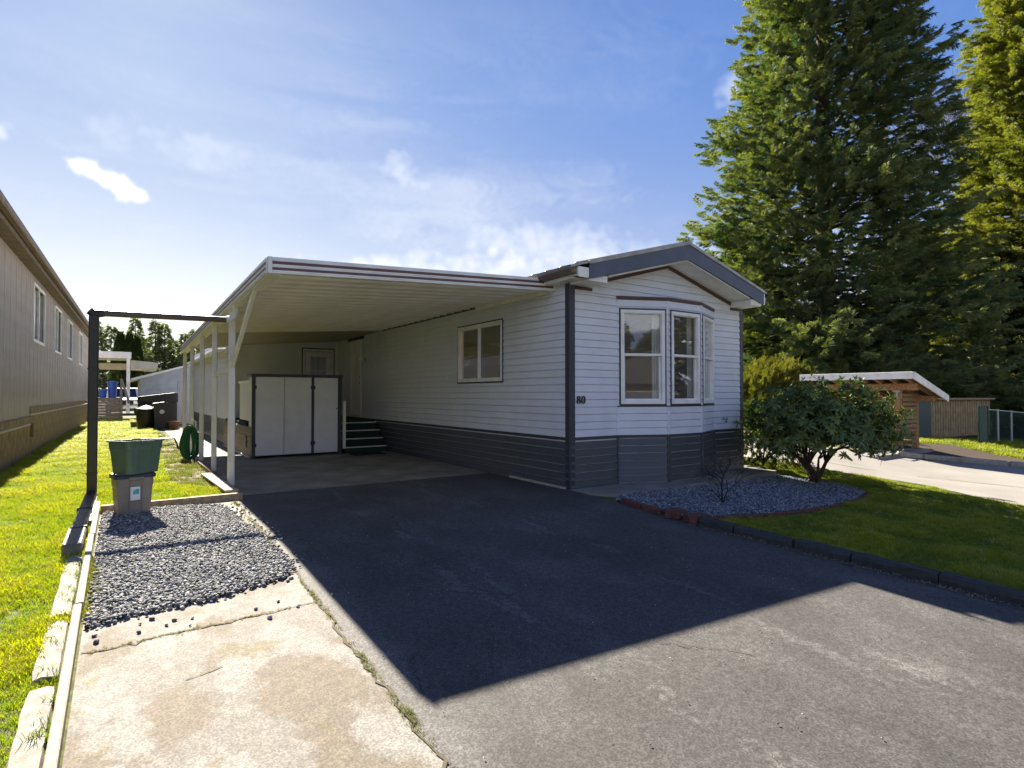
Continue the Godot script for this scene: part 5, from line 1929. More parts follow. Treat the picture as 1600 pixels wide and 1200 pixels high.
# ---------------------------------------------------------------- front yard
func build_front_yard() -> void:
	# slab along the front of the home
	var st := tool()
	var poly := PackedVector2Array([Vector2(5.39, -6.42), Vector2(5.39, -5.98), Vector2(5.66, -5.66), Vector2(7.6, -5.67), Vector2(9.8, -5.82), Vector2(10.25, -6.9), Vector2(9.58, -6.9), Vector2(9.58, -6.42)])
	poly.reverse()
	if Geometry2D.is_polygon_clockwise(poly):
		poly.reverse()
	extrude(st, poly, Transform3D(Basis(Vector3.RIGHT, Vector3(0, 0, 1), Vector3(0, -1, 0)), Vector3(0, 0.016, 0)), 0.25)
	setting("front_path", st, M.concrete)
	# white concrete rib at the foot of the long wall
	st = tool()
	bar(st, Vector3(5.375, 0.02, -7.9), Vector3(5.375, 0.01, -6.45), 0.06, 0.06, 0.012)
	setting("footing_strip", st, M.kerb_pale)
	# red edging blocks
	var reds := [[Vector3(5.43, 0, -5.35), Vector3(5.4, 0, -5.0)], [Vector3(5.4, 0, -4.98), Vector3(5.38, 0, -4.66)]]
	var rl := ["dull red edging block next to the path corner", "dull red edging block in the middle of the bed's driveway side"]
	for i in reds.size():
		st = tool()
		var p: Vector3 = reds[i][0]
		var q: Vector3 = reds[i][1]
		bar(st, p + Vector3(0, ground_y(p.x, p.z) + 0.03, 0), q + Vector3(0, ground_y(q.x, q.z) + 0.03, 0), 0.08, 0.09, 0.012)
		tag(put("edging_block", st, M.brick_red), rl[i], "edging block", "red edging blocks of the stone bed")
	var loose := [[5.42, -4.5, 0.35, "red paver lying proud at the bed's driveway corner"], [5.46, -4.22, -0.3, "loose red paver at the start of the black kerb"]]
	for q in loose:
		st = tool()
		var outline := PackedVector2Array([Vector2(-0.13, -0.07), Vector2(-0.05, -0.1), Vector2(0.05, -0.07), Vector2(0.13, -0.09), Vector2(0.15, 0.0), Vector2(0.13, 0.09), Vector2(0.04, 0.07), Vector2(-0.06, 0.1), Vector2(-0.14, 0.07), Vector2(-0.11, 0.0)])
		extrude(st, outline, Transform3D(Basis(Vector3.UP, q[2]) * Basis(Vector3.RIGHT, Vector3(0, 0, 1), Vector3(0, -1, 0)), Vector3(q[0], ground_y(q[0], q[1]) + 0.1, q[1])), 0.08)
		tag(put("loose_paver", st, M.brick_red), q[3], "paver", "loose red pavers")
	# thin red edging round the bed
	var rim := [Vector2(5.62, -4.3), Vector2(6.2, -4.1), Vector2(6.9, -4.0), Vector2(7.6, -3.96), Vector2(8.3, -4.0), Vector2(9.0, -4.07), Vector2(9.5, -4.2), Vector2(9.85, -4.33), Vector2(10.12, -4.62), Vector2(10.27, -5.0)]
	var ed := thing("bed_edging", "low curved row of red edging bricks round the stone bed", "edging", Vector3(8.0, 0, -4.0))
	for i in rim.size() - 1:
		for h in 2:
			st = tool()
			var a: Vector2 = rim[i].lerp(rim[i + 1], h * 0.5)
			var b: Vector2 = rim[i].lerp(rim[i + 1], h * 0.5 + 0.48)
			bar(st, Vector3(a.x, ground_y(a.x, a.y) + 0.008, a.y), Vector3(b.x, ground_y(b.x, b.y) + 0.006 + rng.randf() * 0.008, b.y), 0.07, 0.06, 0.01)
			put("brick", st, M.brick_red, ed)
	# black kerb stones between drive and lawn
	var kp := [[-4.15, 5.44], [-3.3, 5.5], [-2.2, 5.67], [-1.35, 5.72], [3.3, 6.05]]
	var z := -4.12
	var i2 := 0
	var words := ["first", "second", "third", "fourth", "fifth", "sixth", "seventh", "eighth", "ninth", "tenth", "eleventh", "twelfth"]
	while z < 2.8 and i2 < 12:
		var ln := [0.42, 0.62, 0.5, 0.66, 0.58, 0.63, 0.6, 0.55, 0.62, 0.6, 0.6, 0.6][i2] as float
		st = tool()
		var xa := at_path(kp, z)
		var xb := at_path(kp, z + ln)
		var dy := rng.randf_range(-0.008, 0.012)
		var a := Vector3(xa, ground_y(xa, z) + 0.03 + dy, z)
		var b := Vector3(xb + rng.randfn(0, 0.008), ground_y(xb, z + ln) + 0.03 + dy, z + ln - 0.018)
		rough_block(st, a, b, 0.15, 0.14, 0.006, rng)
		tag(put("kerb_stone", st, M.kerb_black), "rough black kerb stone, %s from the red pavers" % words[i2], "kerb stone", "black kerb stones along the lawn")
		z += ln
		i2 += 1
	# leafless shrub in the stone bed
	var sb := thing("bare_shrub", "small leafless shrub growing in the stone bed", "shrub", Vector3(6.6, ground_y(6.6, -4.68), -4.68))
	st = tool()
	var r := RandomNumberGenerator.new()
	r.seed = 41
	branch(st, r, Vector3(6.6, ground_y(6.6, -4.68), -4.68), Vector3(0.1, 1, 0.1), 0.24, 0.016, 4, 0.75)
	branch(st, r, Vector3(6.6, ground_y(6.6, -4.68), -4.68), Vector3(0.6, 0.9, -0.3), 0.2, 0.012, 4, 0.75)
	branch(st, r, Vector3(6.59, ground_y(6.6, -4.68), -4.68), Vector3(-0.7, 0.8, 0.2), 0.16, 0.01, 3, 0.75)
	put("branches", st, M.bark_dark, sb)
	build_rhododendron()

func branch(st: SurfaceTool, r: RandomNumberGenerator, at: Vector3, dir: Vector3, length: float, radius: float, depth: int, spread: float, tips = null) -> void:
	var d := dir.normalized()
	var pts := [at]
	var rad := [radius]
	var p := at
	for i in 3:
		d = (d + Vector3(r.randfn(0, 0.16), r.randfn(0.05, 0.1), r.randfn(0, 0.16))).normalized()
		p += d * length / 3.0
		pts.append(p)
		rad.append(radius * lerpf(0.9, 0.62, i / 2.0))
	tube(st, pts, rad, 6 if radius > 0.012 else 4, false)
	if depth <= 0:
		if tips != null:
			tips.append([p, d])
		return
	var n := 2 + (1 if r.randf() < 0.55 else 0)
	for i in n:
		var ax := Vector3(r.randfn(0, 1), r.randfn(0, 0.45), r.randfn(0, 1)).normalized()
		branch(st, r, p, d + ax * spread, length * r.randf_range(0.68, 0.9), radius * 0.64, depth - 1, spread, tips)

func leaf_mesh(length: float, width: float, fold: float, droop: float) -> ArrayMesh:
	var st := tool()
	add_leaf(st, Transform3D(), length, width, fold, droop)
	return st.commit()

func add_leaf(st: SurfaceTool, xf: Transform3D, length: float, width: float, fold: float, droop: float) -> void:
	var w := [0.12, 0.75, 1.0, 0.7, 0.0]
	for i in 4:
		var z0 := length * i / 4.0
		var z1 := length * (i + 1) / 4.0
		var y0 := -droop * z0 * z0 / length
		var y1 := -droop * z1 * z1 / length
		for s in [-1.0, 1.0]:
			var a := xf * Vector3(0, y0, z0)
			var b := xf * Vector3(0, y1, z1)
			var c := xf * Vector3(s * width * w[i + 1] / 2, y1 + fold * w[i + 1] * width, z1)
			var d := xf * Vector3(s * width * w[i] / 2, y0 + fold * w[i] * width, z0)
			if s > 0:
				quad(st, a, b, c, d)
			else:
				quad(st, a, d, c, b)

func build_rhododendron() -> void:
	var base := Vector3(9.9, ground_y(9.9, -5.16), -5.16)
	var t := thing("rhododendron", "rounded rhododendron with dark glossy leaves and bent bare stems", "shrub", base)
	var st := tool()
	var r := RandomNumberGenerator.new()
	r.seed = 12
	var tips := []
	for q in [[Vector3(-0.45, 1.0, -0.15), 0.42, 0.06], [Vector3(0.85, 0.75, 0.1), 0.48, 0.048], [Vector3(0.2, 1.0, -0.5), 0.42, 0.052], [Vector3(-0.85, 0.7, 0.3), 0.42, 0.04], [Vector3(0.9, 0.5, -0.7), 0.45, 0.036]]:
		branch(st, r, base + Vector3(0, -0.03, 0), q[0], q[1], q[2], 3, 0.72, tips)
	put("stems", st, M.bark, t)
	# rosettes of leathery leaves over an uneven dome, thickest outside
	var ros := tool()
	for k in 9:
		var a := TAU * k / 9.0 + r.randfn(0, 0.15)
		var up := r.randf_range(-0.25, 0.55)
		add_leaf(ros, Transform3D(Basis(Vector3.UP, a) * Basis(Vector3.RIGHT, -up), Vector3.ZERO), r.randf_range(0.11, 0.15), 0.042, 0.12, 0.25)
	for k in 4:
		add_leaf(ros, Transform3D(Basis(Vector3.UP, TAU * k / 4.0 + 0.3) * Basis(Vector3.RIGHT, -1.0), Vector3(0, 0.02, 0)), 0.09, 0.034, 0.15, 0.1)
	var rm := ros.commit()
	var noise := FastNoiseLite.new()
	noise.seed = 3
	noise.frequency = 1.3
	var mid := base + Vector3(0.12, 1.0, 0.02)
	var rad := Vector3(1.28, 0.72, 1.12)
	var xfs := []
	var cols := []
	var singles := []
	var tries := 0
	while xfs.size() < 1150 and tries < 20000:
		tries += 1
		var d := Vector3(r.randfn(0, 1), r.randfn(0.1, 1), r.randfn(0, 1)).normalized()
		var k := 1.0 + 0.6 * noise.get_noise_3dv(d * 2.2)
		if d.y < -0.55:
			continue
		var depth := 1.0 - 0.5 * pow(r.randf(), 1.5)
		var p := mid + d * rad * k * depth
		if noise.get_noise_3dv(p * 1.9) < -0.22:
			continue
		if p.x < 9.66 and p.z < -6.3:
			continue
		var up := (d + Vector3(0, 0.75, 0) + Vector3(r.randfn(0, 0.25), 0, r.randfn(0, 0.25))).normalized()
		var sd := up.cross(Vector3(0.3, 0.1, 1)).normalized()
		var b := Basis(sd, up, sd.cross(up)) * Basis(Vector3.UP, r.randf() * TAU)
		var s := r.randf_range(0.6, 1.15)
		var c := Color(0.055, 0.09, 0.022).lerp(Color(0.16, 0.2, 0.04), r.randf() * r.randf() + 0.1)
		if r.randf() < 0.012:
			c = Color(0.24, 0.2, 0.03)
		xfs.append(Transform3D(b.scaled(Vector3.ONE * s), p))
		cols.append(c)
		if singles.size() < 260 and d.z > 0.0 and depth > 0.93:
			singles.append([p + d * 0.03, b])
	swarm("foliage", rm, xfs, cols, M.leaf, t)
	var one := leaf_mesh(0.14, 0.045, 0.12, 0.3)
	for q in singles:
		var o := MeshInstance3D.new()
		o.mesh = one
		o.material_override = M.leaf_single
		o.name = "leaf"
		t.add_child(o, true)
		o.transform = Transform3D((q[1] as Basis) * Basis(Vector3.RIGHT, r.randf_range(-0.5, 0.3)), (q[0] as Vector3) - base)

# ---------------------------------------------------------------- across the side road
func build_far_side() -> void:
	var near := [[-60.0, 11.3], [-9.0, 11.3], [-6.4, 11.5], [-5.2, 12.1], [-4.2, 12.05], [-2.7, 11.05], [0.0, 9.9], [3.4, 8.0]]
	var far := [[-60.0, 15.6], [-8.0, 15.5], [-6.6, 15.3], [-6.0, 15.6], [-5.3, 16.8], [-4.2, 17.4], [0.0, 18.6], [3.4, 20.0]]
	setting("side_road", sheet(near, far, -60.0, 3.35, 90, 10, 0.012), M.road)
	var st := tool()
	crack(st, wander(Vector3(12.6, 0, -6.4), Vector3(13.9, 0, -3.3), 14, 0.01), 0.012, 0.0175)
	crack(st, wander(Vector3(13.9, 0, -3.3), Vector3(14.2, 0, 1.0), 14, 0.01), 0.012, 0.0175)
	setting("road_joint", st, M.crack)
	# pale kerb of rounded concrete lengths
	var kp := [Vector2(15.75, -6.25), Vector2(16.2, -5.85), Vector2(16.9, -5.35), Vector2(17.35, -4.5), Vector2(17.75, -3.2), Vector2(18.3, -1.2), Vector2(18.7, 0.6), Vector2(19.4, 2.6)]
	var kl := ["rounded end length of pale kerb beside the timber shelter slab", "short curved length of pale kerb in front of the bare soil", "curved length of pale kerb at the widest bend", "straight length of pale kerb before the fence", "long straight pale kerb beyond the bend", "pale kerb length towards the street", "last pale kerb length at the street"]
	for i in kp.size() - 1:
		st = tool()
		var a: Vector2 = kp[i]
		var b: Vector2 = kp[i + 1]
		bar(st, Vector3(a.x, ground_y(a.x, a.y) + 0.05, a.y), Vector3(b.x, ground_y(b.x, b.y) + 0.05, b.y) - Vector3(b.x - a.x, 0, b.y - a.y).normalized() * 0.012, 0.2, 0.15, 0.035)
		tag(put("kerb_length", st, M.kerb_pale), kl[i], "kerb", "pale kerb lengths of the side road")
	var soil := sheet([[-8.2, 17.0], [-6.2, 16.6], [-5.0, 17.1], [-3.0, 18.0]], [[-8.2, 19.5], [-7.0, 21.0], [-5.2, 20.6], [-3.0, 19.0]], -8.2, -3.0, 12, 4, 0.02)
	setting("bare_soil", soil, M.soil)
	st = tool()
	box(st, Vector3(14.6, -0.2, -9.4), Vector3(17.75, -0.05, -6.15), 0.015)
	setting("shelter_slab", st, M.concrete)

	# timber shelter open to the road
	var sh := thing("timber_shelter", "open timber shelter with white roof edge and pallet end wall", "shelter", Vector3(16.9, -0.05, -7.5))
	var y0 := -0.05
	for q in [[16.55, -6.5, 1.62], [16.55, -8.3, 1.62], [17.55, -6.5, 1.33], [17.55, -8.3, 1.33]]:
		st = tool()
		box(st, Vector3(q[0] - 0.07, y0, q[1] - 0.07), Vector3(q[0] + 0.07, q[2], q[1] + 0.07), 0.01)
		var pm := put("post", st, M.cedar_wood, sh)
		if q[0] < 17.0 and q[1] > -7.0:
			st = tool()
			box(st, Vector3(q[0] - 0.1, 1.46, q[1] + 0.071), Vector3(q[0] + 0.1, 1.5, q[1] + 0.078), 0.002)
			box(st, Vector3(q[0] - 0.02, 1.3, q[1] + 0.071), Vector3(q[0] + 0.02, 1.46, q[1] + 0.078), 0.002)
			box(st, Vector3(q[0] - 0.078, 1.46, q[1] - 0.1), Vector3(q[0] - 0.071, 1.5, q[1] + 0.1), 0.002)
			box(st, Vector3(q[0] - 0.078, 1.25, q[1] - 0.02), Vector3(q[0] - 0.071, 1.46, q[1] + 0.02), 0.002)
			put("bracket", st, M.galvanised, pm)
	for q in [[16.55, 1.54, 0.2], [17.55, 1.24, 0.16]]:
		st = tool()
		box(st, Vector3(q[0] - 0.06, q[1] - q[2] / 2 + 0.06, -8.65), Vector3(q[0] + 0.06, q[1] + q[2] / 2 + 0.04, -6.05), 0.008)
		put("beam", st, M.cedar_wood, sh)
	for s in [[-6.57, -7.1], [-8.23, -7.7]]:
		st = tool()
		bar(st, Vector3(16.55, 1.08, s[0]), Vector3(16.55, 1.48, s[1]), 0.09, 0.09, 0.008)
		put("knee_brace", st, M.cedar_wood, sh)
	for k in 8:
		var z := -6.15 - k * 0.36
		st = tool()
		bar(st, Vector3(16.05, 1.84, z), Vector3(18.05, 1.30, z), 0.04, 0.12, 0.004)
		put("rafter", st, M.cedar_wood, sh)
	st = tool()
	extrude(st, PackedVector2Array([Vector2(15.98, 1.92), Vector2(18.12, 1.34), Vector2(18.12, 1.37), Vector2(15.98, 1.955)]), Transform3D(Basis(), Vector3(0, 0, -8.75)), 2.8)
	put("roof_deck", st, M.shingle, sh)
	st = tool()
	box(st, Vector3(15.94, 1.78, -8.75), Vector3(15.98, 1.955, -5.94), 0.005)
	put("front_fascia", st, M.white_vinyl, sh)
	st = tool()
	extrude(st, PackedVector2Array([Vector2(15.98, 1.78), Vector2(18.12, 1.20), Vector2(18.12, 1.37), Vector2(15.98, 1.955)]), Transform3D(Basis(), Vector3(0, 0, -5.949)), 0.035)
	put("end_fascia", st, M.white_vinyl, sh)
	for k in 9:
		st = tool()
		var y := 0.42 + k * 0.115
		box(st, Vector3(16.62, y, -6.44 + rng.randf_range(-0.004, 0.004)), Vector3(17.48, y + rng.randf_range(0.06, 0.09), -6.41), 0.004)
		put("slat", st, M.pallet_wood, sh)
	for k in 12:
		st = tool()
		var y := 0.05 + k * 0.125
		box(st, Vector3(17.6, y, -8.35), Vector3(17.625, y + 0.1, -6.45), 0.004)
		put("slat", st, M.pallet_wood, sh)
	# things kept in it
	var ct := thing("reel_cart", "low pale cart with green frame on the shelter slab", "cart", Vector3(15.7, -0.05, -6.9))
	st = tool()
	box(st, Vector3(15.25, 0.06, -7.2), Vector3(16.05, 0.16, -6.75), 0.03)
	put("tray", st, M.white_metal, ct)
	st = tool()
	tube(st, [Vector3(15.3, 0.15, -6.75), Vector3(15.5, 0.55, -6.8), Vector3(15.85, 0.55, -6.8), Vector3(16.05, 0.15, -6.75)], [0.022], 8)
	tube(st, [Vector3(15.3, 0.15, -7.2), Vector3(15.5, 0.55, -7.15), Vector3(15.85, 0.55, -7.15), Vector3(16.05, 0.15, -7.2)], [0.022], 8)
	put("frame", st, M.mesh_green, ct)
	for x in [15.35, 15.95]:
		for z in [-7.22, -6.74]:
			st = tool()
			lathe(st, [Vector2(0.0, 0.0), Vector2(0.08, 0.0), Vector2(0.08, 0.04), Vector2(0.0, 0.04)], Vector3.ZERO, 14)
			put("wheel", st, M.tyre, ct).transform = Transform3D(Basis(Vector3.RIGHT, Vector3(0, 0, 1), Vector3(0, -1, 0)), Vector3(x, 0.035, z) - ct.position)
	var mo := thing("black_crate", "black crate with a white rim beside the shelter post", "crate", Vector3(16.3, -0.05, -6.75))
	st = tool()
	box(st, Vector3(16.12, -0.05, -7.0), Vector3(16.46, 0.4, -6.6), 0.02)
	put("body", st, M.black_plastic, mo)
	st = tool()
	box(st, Vector3(16.1, 0.402, -7.02), Vector3(16.48, 0.44, -6.58), 0.01)
	put("rim", st, M.white_vinyl, mo)

	# tan shed, green gate and chain-link fence
	var ts := thing("tan_shed", "tan ribbed shed with a dark green door behind the timber shelter", "shed", Vector3(26.5, -0.7, -8.8))
	var a := Vector3(24.2, 0, -9.75)
	var b := Vector3(31.5, 0, -8.8)
	var xf := wall_xf(a, b)
	var yb := ground_y(26.0, -9.0)
	var l := (b - a).length()
	var wl := put("wall", wall_core(a, b, yb, 1.16, 0.1, []), M.tan_panel, ts)
	var u := 0.0
	while u < l - 0.1:
		st = tool()
		box(st, Vector3(0.0, yb, u), Vector3(0.02, 1.15, u + 0.12), 0.006, xf)
		if u < 1.3 or u > 2.75:
			put("wall_board", st, M.tan_panel, wl)
		u += 0.19
	st = tool()
	box(st, Vector3(0.0, yb, 1.4), Vector3(0.03, 1.1, 2.7), 0.008, xf)
	put("door", st, M.door_green, ts)
	st = tool()
	box(st, Vector3(-2.6, 1.162, -0.15), Vector3(0.15, 1.24, l + 0.15), 0.01, xf)
	put("roof", st, M.tan_panel, ts)
	var fn := thing("chain_link_fence", "grey chain link fence with galvanised posts by the tan shed", "fence", Vector3(27.0, -0.6, -6.6))
	var fp := [Vector2(25.2, -7.15), Vector2(26.6, -7.2), Vector2(28.3, -7.25), Vector2(31.0, -7.3), Vector2(34.0, -7.4)]
	for i in fp.size():
		var p: Vector2 = fp[i]
		st = tool()
		var gy := ground_y(p.x, p.y)
		tube(st, [Vector3(p.x, gy, p.y), Vector3(p.x, gy + 1.25, p.y)], [0.04], 8)
		put("post", st, M.galvanised, fn)
		if i + 1 < fp.size():
			var q: Vector2 = fp[i + 1]
			var gq := ground_y(q.x, q.y)
			st = tool()
			tube(st, [Vector3(p.x, gy + 1.2, p.y), Vector3(q.x, gq + 1.2, q.y)], [0.028], 8)
			put("rail", st, M.galvanised, fn)
			st = tool()
			var n := 26
			for k in range(-8, n):
				var u0 := float(k) / n
				var u1 := float(k + 8) / n
				for flip in 2:
					var c0 := clampf(u0, 0.0, 1.0)
					var c1 := clampf(u1, 0.0, 1.0)
					var v0 := (c0 - u0) / (u1 - u0)
					var v1 := (c1 - u0) / (u1 - u0)
					if c1 - c0 < 0.02:
						continue
					if flip == 1:
						v0 = 1.0 - v0
						v1 = 1.0 - v1
					var pa := Vector3(lerpf(p.x, q.x, c0), lerpf(gy, gq, c0) + 0.03 + 1.15 * v0, lerpf(p.y, q.y, c0))
					var pb := Vector3(lerpf(p.x, q.x, c1), lerpf(gy, gq, c1) + 0.03 + 1.15 * v1, lerpf(p.y, q.y, c1))
					tube(st, [pa, pb], [0.0035], 3, false)
			put("wire_mesh", st, M.mesh_green, fn)
	var gg := thing("green_screen", "dark green mesh panel at the end of the chain link fence", "panel", Vector3(24.8, -0.4, -7.1))
	st = tool()
	box(st, Vector3(24.3, ground_y(24.5, -7.1), -7.12), Vector3(25.15, ground_y(24.5, -7.1) + 1.3, -7.08), 0.005)
	put("panel", st, M.mesh_green, gg)
	st = tool()
	ring(st, Transform3D(Basis(Vector3(0, 0, 1), Vector3.UP, Vector3(-1, 0, 0)), Vector3(0, 0, -7.08)), -25.13, -24.32, ground_y(24.5, -7.1) + 0.03, ground_y(24.5, -7.1) + 1.28, 0.03, -0.02, 0.02)
	put("frame", st, M.mesh_green, gg)
	var lawn := PackedVector2Array([Vector2(18.0, -9.0), Vector2(21.0, -6.8), Vector2(20.5, -5.0), Vector2(18.9, -2.5), Vector2(26.0, -2.5), Vector2(30.0, -8.0), Vector2(24.0, -9.6)])
	grass_patch("verge_grass", "grass verge between the bare soil and the tan shed", lawn, [], 500.0, tuft_mesh(16, 0.07, 0.06, 0.003, 6), [Color(0.16, 0.225, 0.022), Color(0.34, 0.345, 0.024), Color(0.4, 0.33, 0.1)], 1.1)

# ---------------------------------------------------------------- trees
func spray_mesh(n: int, seed_: int, width: float, length: float, droop: float) -> ArrayMesh:
	# a feathery shoot one metre long that runs along +z: small leaflets set round a drooping axis
	var st := tool()
	var r := RandomNumberGenerator.new()
	r.seed = seed_
	for i in n:
		var t := pow((i + 0.5) / n, 0.85)
		var at := Vector3(0, -droop * t * t, t * 0.72)
		var a := r.randf() * TAU
		var side := Vector3(cos(a), sin(a) * 0.55, 0)
		var d := (side * r.randf_range(0.5, 1.0) + Vector3(0, r.randf_range(-0.25, 0.1), r.randf_range(0.35, 1.0))).normalized()
		var l := length * r.randf_range(0.6, 1.2) * (1.0 - 0.45 * t)
		var s := d.cross(Vector3(r.randfn(0, 1), r.randfn(0, 1), r.randfn(0, 1))).normalized() * width * r.randf_range(0.7, 1.2)
		var p := at + side * 0.01
		var m := p + d * l * 0.5
		var e := p + d * l + Vector3(0, -0.03, 0)
		tri(st, p, m + s, e)
		tri(st, p, e, m - s)
	return st.commit()

func conifer(called: String, label: String, group: String, base: Vector3, h: float, rad: float, o: Dictionary) -> Node3D:
	var t := thing(called, label, "tree", base, group)
	var r := RandomNumberGenerator.new()
	r.seed = o.get("seed", 1)
	var tr: float = o.get("trunk", h * 0.016)
	var st := tool()
	tube(st, [base + Vector3(0, -0.3, 0), base + Vector3(0, h * 0.06, 0), base + Vector3(r.randfn(0, 0.1), h * 0.4, 0), base + Vector3(0, h * 0.75, r.randfn(0, 0.1)), base + Vector3(0, h, 0)], [tr * 1.6, tr, tr * 0.72, tr * 0.36, 0.02], 10)
	put("trunk", st, M.bark, t)
	var limbs := tool()
	var xfs := []
	var cols := []
	var nb: int = o.get("branches", 200)
	var ns: int = o.get("sprays", 30)
	var first: float = o.get("first", 0.05)
	var droop: float = o.get("droop", 0.25)
	var ssize: float = o.get("size", 0.9)
	var c0: Color = o.get("c0", Color(0.03, 0.055, 0.018))
	var c1: Color = o.get("c1", Color(0.09, 0.11, 0.03))
	var power: float = o.get("power", 0.85)
	var inner: float = o.get("inner", 0.25)
	var gaps := FastNoiseLite.new()
	gaps.seed = r.seed
	gaps.frequency = o.get("gap_freq", 0.35)
	for i in nb:
		var f := (i + r.randf()) / nb
		var y := lerpf(first, 0.985, pow(f, 1.12))
		var az := i * 2.39996 + r.randfn(0, 0.35)
		var len := rad * pow(1.0 - (y - first) / (1.0 - first), power) * r.randf_range(0.72, 1.12) + 0.25
		if y < first + 0.06:
			len *= r.randf_range(0.7, 1.0)
		var dir := Vector3(cos(az), 0, sin(az))
		var rise := r.randf_range(-0.02, 0.16)
		var p0 := base + Vector3(0, y * h, 0)
		var pts := []
		for k in 5:
			var s := k / 4.0
			pts.append(p0 + dir * len * s + Vector3(0, len * (rise * s - droop * s * s + droop * 0.75 * s * s * s), 0))
		tube(limbs, pts, [0.012 + len * 0.011, 0.01 + len * 0.008, 0.008 + len * 0.005, 0.006 + len * 0.003, 0.004], 4, false)
		var n := int(ns * (0.3 + 0.7 * len / rad)) + 3
		for k in n:
			var s := lerpf(inner, 1.02, pow((k + r.randf()) / n, 0.75))
			var seg := mini(int(s * 4.0), 3)
			var q: Vector3 = pts[seg].lerp(pts[seg + 1], s * 4.0 - seg)
			var fan := len * 0.3 * (1.05 - s * 0.7)
			var side := Vector3(-dir.z, 0, dir.x) * r.randfn(0, fan)
			q += side + Vector3(0, r.randfn(-0.05, float(o.get("lift", 0.3))) - side.length() * 0.14, 0)
			if gaps.get_noise_3dv(q) < float(o.get("gap", -0.28)):
				continue
			var d := (dir + side.normalized() * r.randf_range(0.3, 0.9) + Vector3(0, r.randf_range(float(o.get("dip", -0.55)), float(o.get("perk", 0.15))), 0)).normalized()
			var b := Basis.looking_at(-d, Vector3.UP) * Basis(Vector3(0, 0, 1), r.randf_range(-0.6, 0.6))
			var sz := ssize * r.randf_range(0.6, 1.25)
			xfs.append(Transform3D(b.scaled(Vector3.ONE * sz), q))
			cols.append(c0.lerp(c1, clampf(r.randf() * 0.8 + gaps.get_noise_3dv(q * 1.7) * 0.5, 0.0, 1.0)))
	put("limbs", limbs, M.bark_dark, t).set_meta("kind", "stuff")
	swarm("crown", o["mesh"], xfs, cols, M.needle, t)
	return t

func column_tree(label: String, base: Vector3, h: float, rad: float, m: ArrayMesh, seed_: int) -> void:
	var t := thing("columnar_cedar", label, "tree", base, "columnar cedars behind the awnings")
	var r := RandomNumberGenerator.new()
	r.seed = seed_
	var st := tool()
	tube(st, [base + Vector3(0, -0.2, 0), base + Vector3(0, h * 0.9, 0)], [0.14, 0.03], 8)
	put("trunk", st, M.bark, t)
	var xfs := []
	var cols := []
	for i in 900:
		var y := r.randf()
		var a := r.randf() * TAU
		var k := rad * minf(1.0, pow((1.0 - y) * 2.6, 0.6)) * r.randf_range(0.75, 1.02)
		var d := Vector3(cos(a) * 0.55, 1.0, sin(a) * 0.55).normalized()
		xfs.append(Transform3D(Basis.looking_at(-d, Vector3(cos(a), 0, sin(a))).scaled(Vector3.ONE * r.randf_range(0.4, 0.75)), base + Vector3(cos(a) * k, 0.1 + y * h * 0.95, sin(a) * k)))
		cols.append(Color(0.03, 0.055, 0.015).lerp(Color(0.075, 0.1, 0.025), r.randf()))
	swarm("crown", m, xfs, cols, M.needle, t)

func bare_tree(called: String, label: String, base: Vector3, h: float, seed_: int) -> void:
	var t := thing(called, label, "tree", base)
	var r := RandomNumberGenerator.new()
	r.seed = seed_
	var st := tool()
	tube(st, [base + Vector3(0, -0.3, 0), base + Vector3(0, h * 0.3, 0)], [h * 0.016, h * 0.012], 8)
	put("trunk", st, M.twig, t)
	var tw := tool()
	for k in 4:
		branch(tw, r, base + Vector3(0, h * (0.2 + 0.03 * k), 0), Vector3(r.randfn(0, 0.5), 1.0, r.randfn(0, 0.5)), h * 0.24, h * 0.008, 6, 0.5)
	put("twigs", tw, M.twig, t).set_meta("kind", "stuff")

